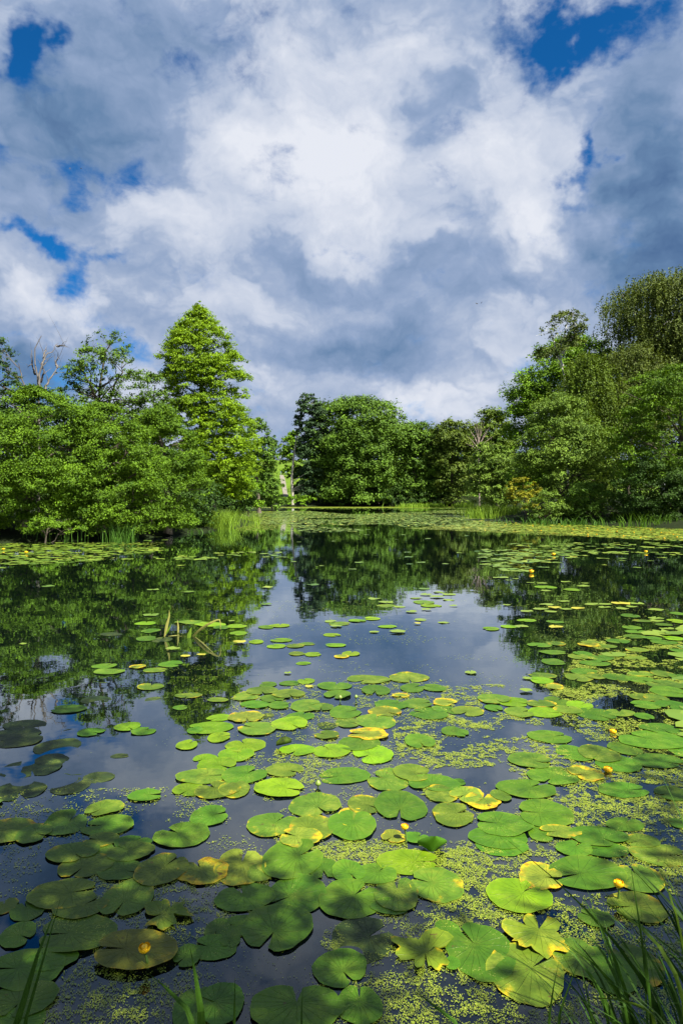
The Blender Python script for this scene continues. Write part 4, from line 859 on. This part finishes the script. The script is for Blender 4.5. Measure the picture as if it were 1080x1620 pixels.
# ---- pads past counting: far drifts as one mass of small pads
def px_world(poly): return [tuple(gp(x, y)[:2]) for x, y in poly]
def scatter(poly, dens_m2, seed, nscale=None, thr=0.0):
    W = np.array(px_world(poly)); mn, mx = W.min(0), W.max(0); A = (mx - mn).prod(); n = int(A * dens_m2)
    g = np.random.default_rng(seed); x = g.uniform(mn[0], mx[0], n); y = g.uniform(mn[1], mx[1], n)
    k = inpoly(x, y, W)
    if nscale: k &= fbm(x * nscale, y * nscale, seed) > thr - (.05 if seed >= 200 else 0)
    return x[k], y[k]
def far_pads():
    regs = [  # polygon in photo pixels, pads per m2, noise scale (1/m), threshold
     ([(-60, 859), (215, 859), (262, 866), (255, 874), (200, 878), (140, 888), (60, 894), (-60, 897)], 11, .5, .40),
     ([(138, 884), (205, 884), (207, 889), (140, 889)], 5, None, 0), ([(240, 882), (338, 877), (338, 888), (250, 888)], 6, 1.0, .45),
     ([(338, 873), (440, 874), (458, 882), (345, 884)], 7, .8, .42), ([(175, 849), (262, 849), (262, 856), (180, 857)], 3, .6, .5),
     ([(374, 809), (480, 808), (560, 814), (735, 806), (760, 832), (640, 834), (600, 829), (480, 834), (372, 840)], 8, .14, .36),
     ([(470, 832), (590, 837), (560, 842), (450, 842)], 6, .3, .45), ([(640, 833), (850, 836), (1100, 842), (1100, 858), (960, 851), (850, 843)], 13, .3, .30),
     ([(735, 812), (800, 822), (1100, 838), (1100, 846), (900, 838), (735, 832)], 13, .3, .22),
     ([(800, 860), (1100, 858), (1100, 878), (930, 880), (790, 878)], 6, .45, .46), ([(765, 864), (950, 862), (935, 898), (870, 907), (800, 906), (752, 893)], 7.5, .55, .42),
     ([(950, 880), (1100, 884), (1100, 900), (950, 898)], 3.5, .7, .50), ([(935, 1000), (1100, 985), (1100, 1075), (960, 1075)], 6, 1.2, .46),
     ([(700, 1090), (880, 1085), (1000, 1100), (1100, 1150), (1100, 1240), (950, 1210), (870, 1110)], 4, 1.5, .52),
     ([(-20, 895), (430, 890), (430, 960), (-20, 1000)], .32, .4, .50), ([(430, 845), (765, 845), (765, 930), (600, 960), (430, 910)], .35, .3, .50),
     ([(380, 803.2), (745, 803.2), (745, 806), (380, 806)], 2.0, .10, .42),
     # the drifts go on past both sides of the view
     ([(1088, 900), (2200, 900), (3400, 1640), (1088, 1640)], 15, .9, .38), ([(-8, 1225), (-420, 1225), (-1300, 1640), (-8, 1640)], 15, 1.0, .40)]
    for q, (poly, dens, ns, thr) in enumerate(regs):
        pass
    XS, YS, RS, TS = [], [], [], []
    for q, (poly, dens, ns, thr) in enumerate(regs):
        x, y = scatter(poly, dens, 50 + q, ns, thr); g = np.random.default_rng(q)
        XS.append(x); YS.append(y); RS.append(g.uniform(.09, .19, len(x)) * (1.0 if q not in (14, 15) else .75) * (1.5 if q == 16 else 1)); TS.append(np.clip(g.normal(.48, .17, len(x)) + (.22 if q in (7, 8) else 0) + (.1 if q == 5 else 0) - (.15 if q in (14, 15) else 0), 0, 1))
    for p in REST:                               # the smallest listed pads join the mass, where they float
        c = gp(p[0], p[1]); XS.append([c[0]]); YS.append([c[1]]); RS.append([p[2] * c[1] / FPX / 2]); TS.append([.95 if p[4] == 'Y' else .6])
    x, y, r, tt = map(np.concatenate, (XS, YS, RS, TS)); n = len(x)
    # leave out those under the individual pads
    for p in PADS:
        c = gp(p[0], p[1]); w = p[2] * c[1] / FPX
        k = np.hypot(x - c[0], y - c[1]) > w * .62; x, y, r, tt = x[k], y[k], r[k], tt[k]
    n = len(x); g = np.random.default_rng(5)
    a = g.uniform(0, 6.28, n)[:, None] + np.linspace(.14, 2 * np.pi - .14, 9)[None]
    wob = 1 + g.normal(0, .05, (n, 9)); rr = r[:, None] * wob; el = g.uniform(.82, 1, n)[:, None]
    z = g.uniform(.003, .016, n)
    V = np.stack([x[:, None] + rr * np.cos(a), y[:, None] + rr * np.sin(a) * el, z[:, None] + g.normal(0, .006, (n, 9)) * r[:, None] / .15 + .002], -1)
    ctr = np.stack([x + r * .2 * np.cos(a[:, 0] - .14), y + r * .2 * np.sin(a[:, 0] - .14), z], -1)[:, None]
    V = np.concatenate([ctr, V], 1).reshape(-1, 3); i = np.arange(n)[:, None] * 10
    Fq = np.stack([i + 0 * np.arange(8), i + 1 + np.arange(8), i + 2 + np.arange(8)], -1).reshape(-1, 3)
    o = mesh_np('lily_pads', V, Fq, M['padfar'], None, [('tint', 'FACE', np.repeat(tt, 8))])
    tag(o, 'mass of small floating lily pads drifting over the far half of the pond', 'lily pads', None, 'stuff')
    print('far pads', n, 'near', len(PADS))
far_pads()

# ---- duckweed
def duckweed():
    regs = [([(620, 1155), (700, 1128), (830, 1165), (980, 1205), (1090, 1230), (1090, 1330), (950, 1345), (860, 1290), (700, 1300), (640, 1240)], 26010, 5, .46),
            ([(60, 1560), (150, 1510), (330, 1585), (360, 1640), (40, 1640)], 39780, 5, .40), ([(560, 1560), (720, 1500), (900, 1560), (920, 1640), (540, 1640)], 39780, 5, .40),
            ([(640, 1370), (740, 1330), (870, 1450), (720, 1470)], 39780, 5, .38), ([(430, 1185), (545, 1195), (520, 1255), (440, 1245)], 16830, 5, .46), ([(500, 1340), (640, 1320), (650, 1370), (500, 1365)], 26775, 5, .42),
            ([(200, 1330), (1090, 1330), (1090, 1640), (-20, 1640), (-20, 1500)], 27540, 4, .52), ([(880, 1390), (1090, 1360), (1090, 1640), (860, 1640)], 32130, 5, .42),
            ([(700, 1085), (870, 1080), (960, 1100), (830, 1165), (690, 1140)], 13005, 3, .48), ([(930, 1010), (1090, 1000), (1090, 1240), (960, 1200), (860, 1110)], 11475, 3, .50),
            ([(360, 1080), (700, 1070), (760, 1160), (700, 1240), (400, 1260)], 5355, 3, .54), ([(0, 1250), (640, 1240), (640, 1420), (0, 1420)], 6885, 4, .58), ([(1090, 1200), (900, 1250), (900, 1400), (1090, 1400)], 19890, 5, .48),
            ([(-40, 858), (262, 858), (200, 884), (-40, 898)], 26, .8, .45), ([(740, 828), (1110, 840), (1110, 856), (850, 846), (640, 836)], 60, .3, .30), ([(395, 801.8), (748, 801.8), (748, 803.4), (395, 803.4)], 26, .05, .2),
                   ([(372, 820), (470, 818), (470, 836), (372, 842)], 30, .3, .35), ([(1088, 1060), (2000, 1100), (3000, 1640), (1088, 1640)], 5000, 3, .52), ([(-8, 1300), (-400, 1300), (-1200, 1640), (-8, 1640)], 5000, 3, .52)]
    X, Y, S, T = [], [], [], []
    for q, (poly, dens, ns, thr) in enumerate(regs):
        x, y = scatter(poly, dens, 200 + q, ns, thr); g = np.random.default_rng(300 + q)
        fine = fbm(x * ns * 7, y * ns * 7, 77 + q, 3); k = fine > g.uniform(.40, .54, len(x)) if q < 13 else fine > .2
        x, y = x[k], y[k]; X.append(x); Y.append(y)
        dist = np.hypot(x, y); S.append(np.clip(dist * (.00125 if q < 13 else .0015 if q > 16 else .0021), .0027, .25) * g.uniform(.6, 1.5, len(x)))
        T.append(np.clip(g.normal(.55, .2, len(x)) + (.05 if q >= 13 else 0), 0, 1))
    # thin film of strays everywhere near
    g = np.random.default_rng(9); n = 26000; y = 1.8 + 9.5 * g.uniform(0, 1, n) ** 1.6; x = g.uniform(-.58, .58, n) * y
    k = (fbm(x * 2.2, y * 2.2, 31) > .52) & ((x > -.25 * y) | (y < 3.0)); x, y = x[k], y[k]; X.append(x); Y.append(y); S.append(np.clip(y * .0012, .003, .02) * g.uniform(.6, 1.3, len(x))); T.append(g.uniform(.2, .8, len(x)))
    x, y, s, tt = map(np.concatenate, (X, Y, S, T)); n = len(x); g = np.random.default_rng(11)
    a = g.uniform(0, 6.28, n)[:, None] + np.array([0, 1.57, 3.14, 4.71])[None] + g.normal(0, .2, (n, 4))
    rr = s[:, None] * g.uniform(.6, 1.1, (n, 4)) * np.array([1, .62, 1, .62])[None]
    V = np.stack([x[:, None] + rr * np.cos(a), y[:, None] + rr * np.sin(a), np.full((n, 4), .0022) + g.uniform(0, .0018, (n, 1))], -1).reshape(-1, 3)
    o = mesh_np('duckweed', V, np.arange(4 * n).reshape(-1, 4), M['weed'], None, [('tint', 'FACE', tt)])
    tag(o, 'yellow-green duckweed flecks strewn in drifts between the lily pads', 'duckweed', None, 'stuff'); print('weed', n)
duckweed()

# ---- the rolled-up pad edge, the upright folded leaf
def rolled():
    c = gp(448, 1182); root_pts = []
    a = at(437, 1182, c[1]); b = at(461, 1176, c[1] + .02)
    n = 12; u = np.linspace(0, 1, n); V = []
    for i in range(n):
        p = np.array([a[0] + (b[0] - a[0]) * u[i], c[1] + .03 * u[i], .012 + .012 * u[i]]); rad = .028 * math.sin(math.pi * (0.12 + .8 * u[i])) ** .7
        for th in np.linspace(-.5, 4.3, 10): V.append(p + [0.1 * rad * math.sin(3 * th), rad * math.cos(th) * 1.2, rad * .8 + rad * math.sin(th) * .9])
    V = np.array(V); i = (np.arange(n - 1)[:, None] * 10 + np.arange(9)[None]).ravel()
    o = mesh_np('rolled_leaf', V, np.stack([i, i + 1, i + 11, i + 10], 1), M['rolled'], None, smooth=True, loc=c)
    tag(o, 'small dark rolled-up leaf edge curling over a lime pad in open water', 'rolled leaf')
M['rolled'] = simple('rolled_leaf', (0.05, 0.085, 0.006), 0.75, .1, (0.010, 0.018, 0.003), 25)
rolled()
def upright_leaf():
    c = gp(683, 1349); V = []; n = 14
    for v in np.linspace(0, 1, 9):
        for u in np.linspace(-1, 1, n):
            wv = math.sin(math.pi * (0.10 + .86 * v)) ** .8 * .072
            V.append(c + [u * wv + .012 * v, .045 * (u * u) - .02 * v, .004 + .085 * v * (1 - .25 * abs(u) ** 2)])
    V = np.array(V); i = (np.arange(8)[:, None] * n + np.arange(n - 1)[None]).ravel()
    o = mesh_np('folded_lily_leaf', V, np.stack([i, i + 1, i + n + 1, i + n], 1), M['upleaf'], None, [('tint', 'FACE', np.full(8 * (n - 1), .6))], smooth=True, loc=c)
    tag(o, 'glossy young lily leaf standing upright beside the tall yellow flower', 'lily leaf')
M['upleaf'] = leaf_mat('young_lily_leaf', (0.035, 0.11, 0.008), (0.07, 0.19, 0.010), .3, rough=.3)
upright_leaf()

# ---- yellow water lilies
def globe(c, r, squash=.85, open_=.35, n_pet=5):
    """five cupped petals round a button"""
    Vs, Fs, k = [], [], 0
    for p in range(n_pet):
        a0 = p * 2 * math.pi / n_pet
        for iv, v in enumerate(np.linspace(0, 1, 7)):
            for iu, u in enumerate(np.linspace(-1, 1, 7)):
                wd = .80 * math.sin(math.pi * (0.08 + .80 * v)) ** .7; a = a0 + u * wd
                el = -math.pi / 2 + v * (math.pi / 2 + .75 - open_); rr = r * (1.0 + .05 * (p % 2))
                Vs.append([c[0] + rr * math.cos(el) * math.cos(a), c[1] + rr * math.cos(el) * math.sin(a), c[2] + rr * squash * math.sin(el)])
        i = (np.arange(6)[:, None] * 7 + np.arange(6)[None]).ravel() + k; Fs.append(np.stack([i, i + 1, i + 8, i + 7], 1)); k += 49
    th = np.linspace(0, 2 * math.pi, 10, endpoint=False)
    for j, (rf, zf) in enumerate([(.55, -.3), (.6, .15), (.45, .38), (.05, .45)]):
        for t_ in th: Vs.append([c[0] + r * rf * math.cos(t_), c[1] + r * rf * math.sin(t_), c[2] + r * zf])
    for j in range(3):
        i = k + j * 10 + np.arange(10); i2 = k + j * 10 + (np.arange(10) + 1) % 10; Fs.append(np.stack([i, i2, i2 + 10, i + 10], 1))
    return np.array(Vs), np.concatenate(Fs)
def flower(px, py, foot, r, label, group=None, stem=True, d=None, z=None):
    base = gp(foot[0], foot[1]) if foot else gp(px, py); Y = base[1]; top = at(px, py, Y)
    if not foot: top = base + [0, 0, r * .7]
    root = empty('yellow_water_lily', base); tag(root, label, 'flower', group)
    V, Fq = globe(top - base, r); mesh_np('flower_head', V, Fq, M['petal'], root, smooth=True)
    if foot:
        V, Fq = tubes([(curve((0, 0, -.05), top - base - [0, 0, r * .6], (.006, 0, 0), 8), np.full(8, .005))], 7); mesh_np('stem', V, Fq, M['stem'], root, smooth=True)
flower(640, 1307, (641, 1331), .019, 'yellow water lily held upright on a green stem beside the standing leaf')
flower(978, 1397, (972, 1424), .021, 'yellow water lily on a dark stem above open water beside the sedge')
flower(229, 1499, (234, 1532), .021, 'yellow water lily on a dark stem over the large olive pad')
flower(961, 1221, None, .026, 'low yellow water lily resting between mottled pads and duckweed')
flower(969, 1160, None, .024, 'small yellow water lily on the dark tree reflection')
flower(840, 903, (840, 907), .055, 'upright yellow water lily before the densest distant pads', z=.1)
flower(875, 876, (875, 879), .055, 'yellow water lily in the middle of the distant pad drift')
flower(42, 873, (42, 876), .05, 'larger yellow water lily in the pad mat below the first alders')
flower(6, 868, (6, 871), .04, 'yellow water lily nearest the frame edge below the first alders')
flower(1021, 872, (1021, 875), .05, 'yellow water lily out beyond the birch-side pad drift')
for (x, y) in [(929, 846), (943, 846), (1002, 843), (1028, 839), (905, 838), (870, 836), (888, 833), (842, 832), (960, 838), (985, 848), (1050, 852), (1064, 846), (815, 828), (928, 836), (1045, 843), (975, 841), (1012, 851), (1070, 850), (855, 840), (800, 830)]:
    flower(x, y - .7, (x, y + .8), .036, 'tiny yellow water lily dotted over the sunlit pad carpet by the birch bank', 'yellow lilies dotted over the far pad carpet')
def bud(px, py, r, label):
    base = gp(px, py + 7); top = at(px, py, base[1]); root = empty('lily_bud', base); tag(root, label, 'flower bud')
    a, b = tubes([(curve((0, 0, -.05), top - base, (0, 0, 0), 6), np.full(6, .0045))], 6); mesh_np('stem', a, b, M['stem'], root, smooth=True)
    p = np.stack([np.zeros(9), np.zeros(9), np.linspace(-r, r * 1.1, 9)], 1) + (top - base); a, b = tubes([(p, r * np.array([.15, .6, .88, 1, .98, .85, .66, .5, .12]))], 9)
    mesh_np('bud_head', a, b, M['budgreen'], root, smooth=True)
bud(538, 1103, .017, 'taller of two dark lily buds, in front of a green pad')
bud(563, 1102, .015, 'smaller of two dark lily buds, standing alone in open water')
bud(503, 1239, .018, 'round green lily bud standing alone in open water among duckweed')

# ---- birds and the bench
def bird(px, py, Y, span, roll, label):
    c = at(px, py, Y); root = empty('bird', c); tag(root, label, 'bird')
    s = span
    p = np.array([[-.32, 0, 0], [-.22, 0, .01], [-.08, 0, .02], [.06, 0, .02], [.16, 0, .03], [.24, 0, .035], [.30, 0, .02]]) * s
    V, Fq = tubes([(p, s * np.array([.012, .035, .07, .075, .05, .045, .008]))], 8)
    W, Wf, k = [], [], 0
    for sg in (-1, 1):
        q = np.array([[.10, .05, .03], [-.08, .05, .03], [.13, .28, .13], [-.06, .27, .12], [.02, .52, .05], [-.05, .50, .05]]) * s; q[:, 1] *= sg
        W.append(q); W.append(q + [0, 0, .012 * s]); Wf += [(k, k + 1, k + 3, k + 2), (k + 2, k + 3, k + 5, k + 4), (k + 6, k + 8, k + 9, k + 7), (k + 8, k + 10, k + 11, k + 9), (k, k + 2, k + 8, k + 6), (k + 2, k + 4, k + 10, k + 8), (k + 1, k + 7, k + 9, k + 3), (k + 3, k + 9, k + 11, k + 5), (k + 4, k + 5, k + 11, k + 10)]; k += 12
    V2 = np.concatenate([V] + W); F2 = np.concatenate([Fq, np.array(Wf) + len(V)])
    o = mesh_np('body', V2, F2, M['bird'], root); o.rotation_euler = (roll, .1, .5)
bird(753.5, 480.5, 60, .42, .5, 'dark bird flying before the pale cloud above the far trees')
bird(761, 479, 75, .28, -.4, 'fainter second bird flying close beside the bird before the pale cloud')
bird(128.5, 266.5, 50, .24, .3, 'tiny dark bird high up beside a blue gap in the clouds')
bird(111, 266.5, 60, .22, 1.1, 'fainter tiny bird inside the blue gap high in the clouds')
def bench():
    c = hill_pt(448.5, 750.5) + np.array([0, 0, .02]); root = empty('park_bench', c); tag(root, 'small blue-grey bench at the head of the gravel path', 'bench')
    def box(n, x0, x1, y0, y1, z0, z1):
        V = [(x, y, z) for x in (x0, x1) for y in (y0, y1) for z in (z0, z1)]
        mesh_np(n, V, [(0, 1, 3, 2), (4, 6, 7, 5), (0, 4, 5, 1), (2, 3, 7, 6), (0, 2, 6, 4), (1, 5, 7, 3)], M['bench'], root)
    box('seat', -.85, .85, -.25, .2, .42, .48); box('backrest', -.85, .85, .203, .26, .55, 1.0)
    for x in (-.7, .7): box('leg', x - .05, x + .05, -.2, .2, -.1, .417)
bench()
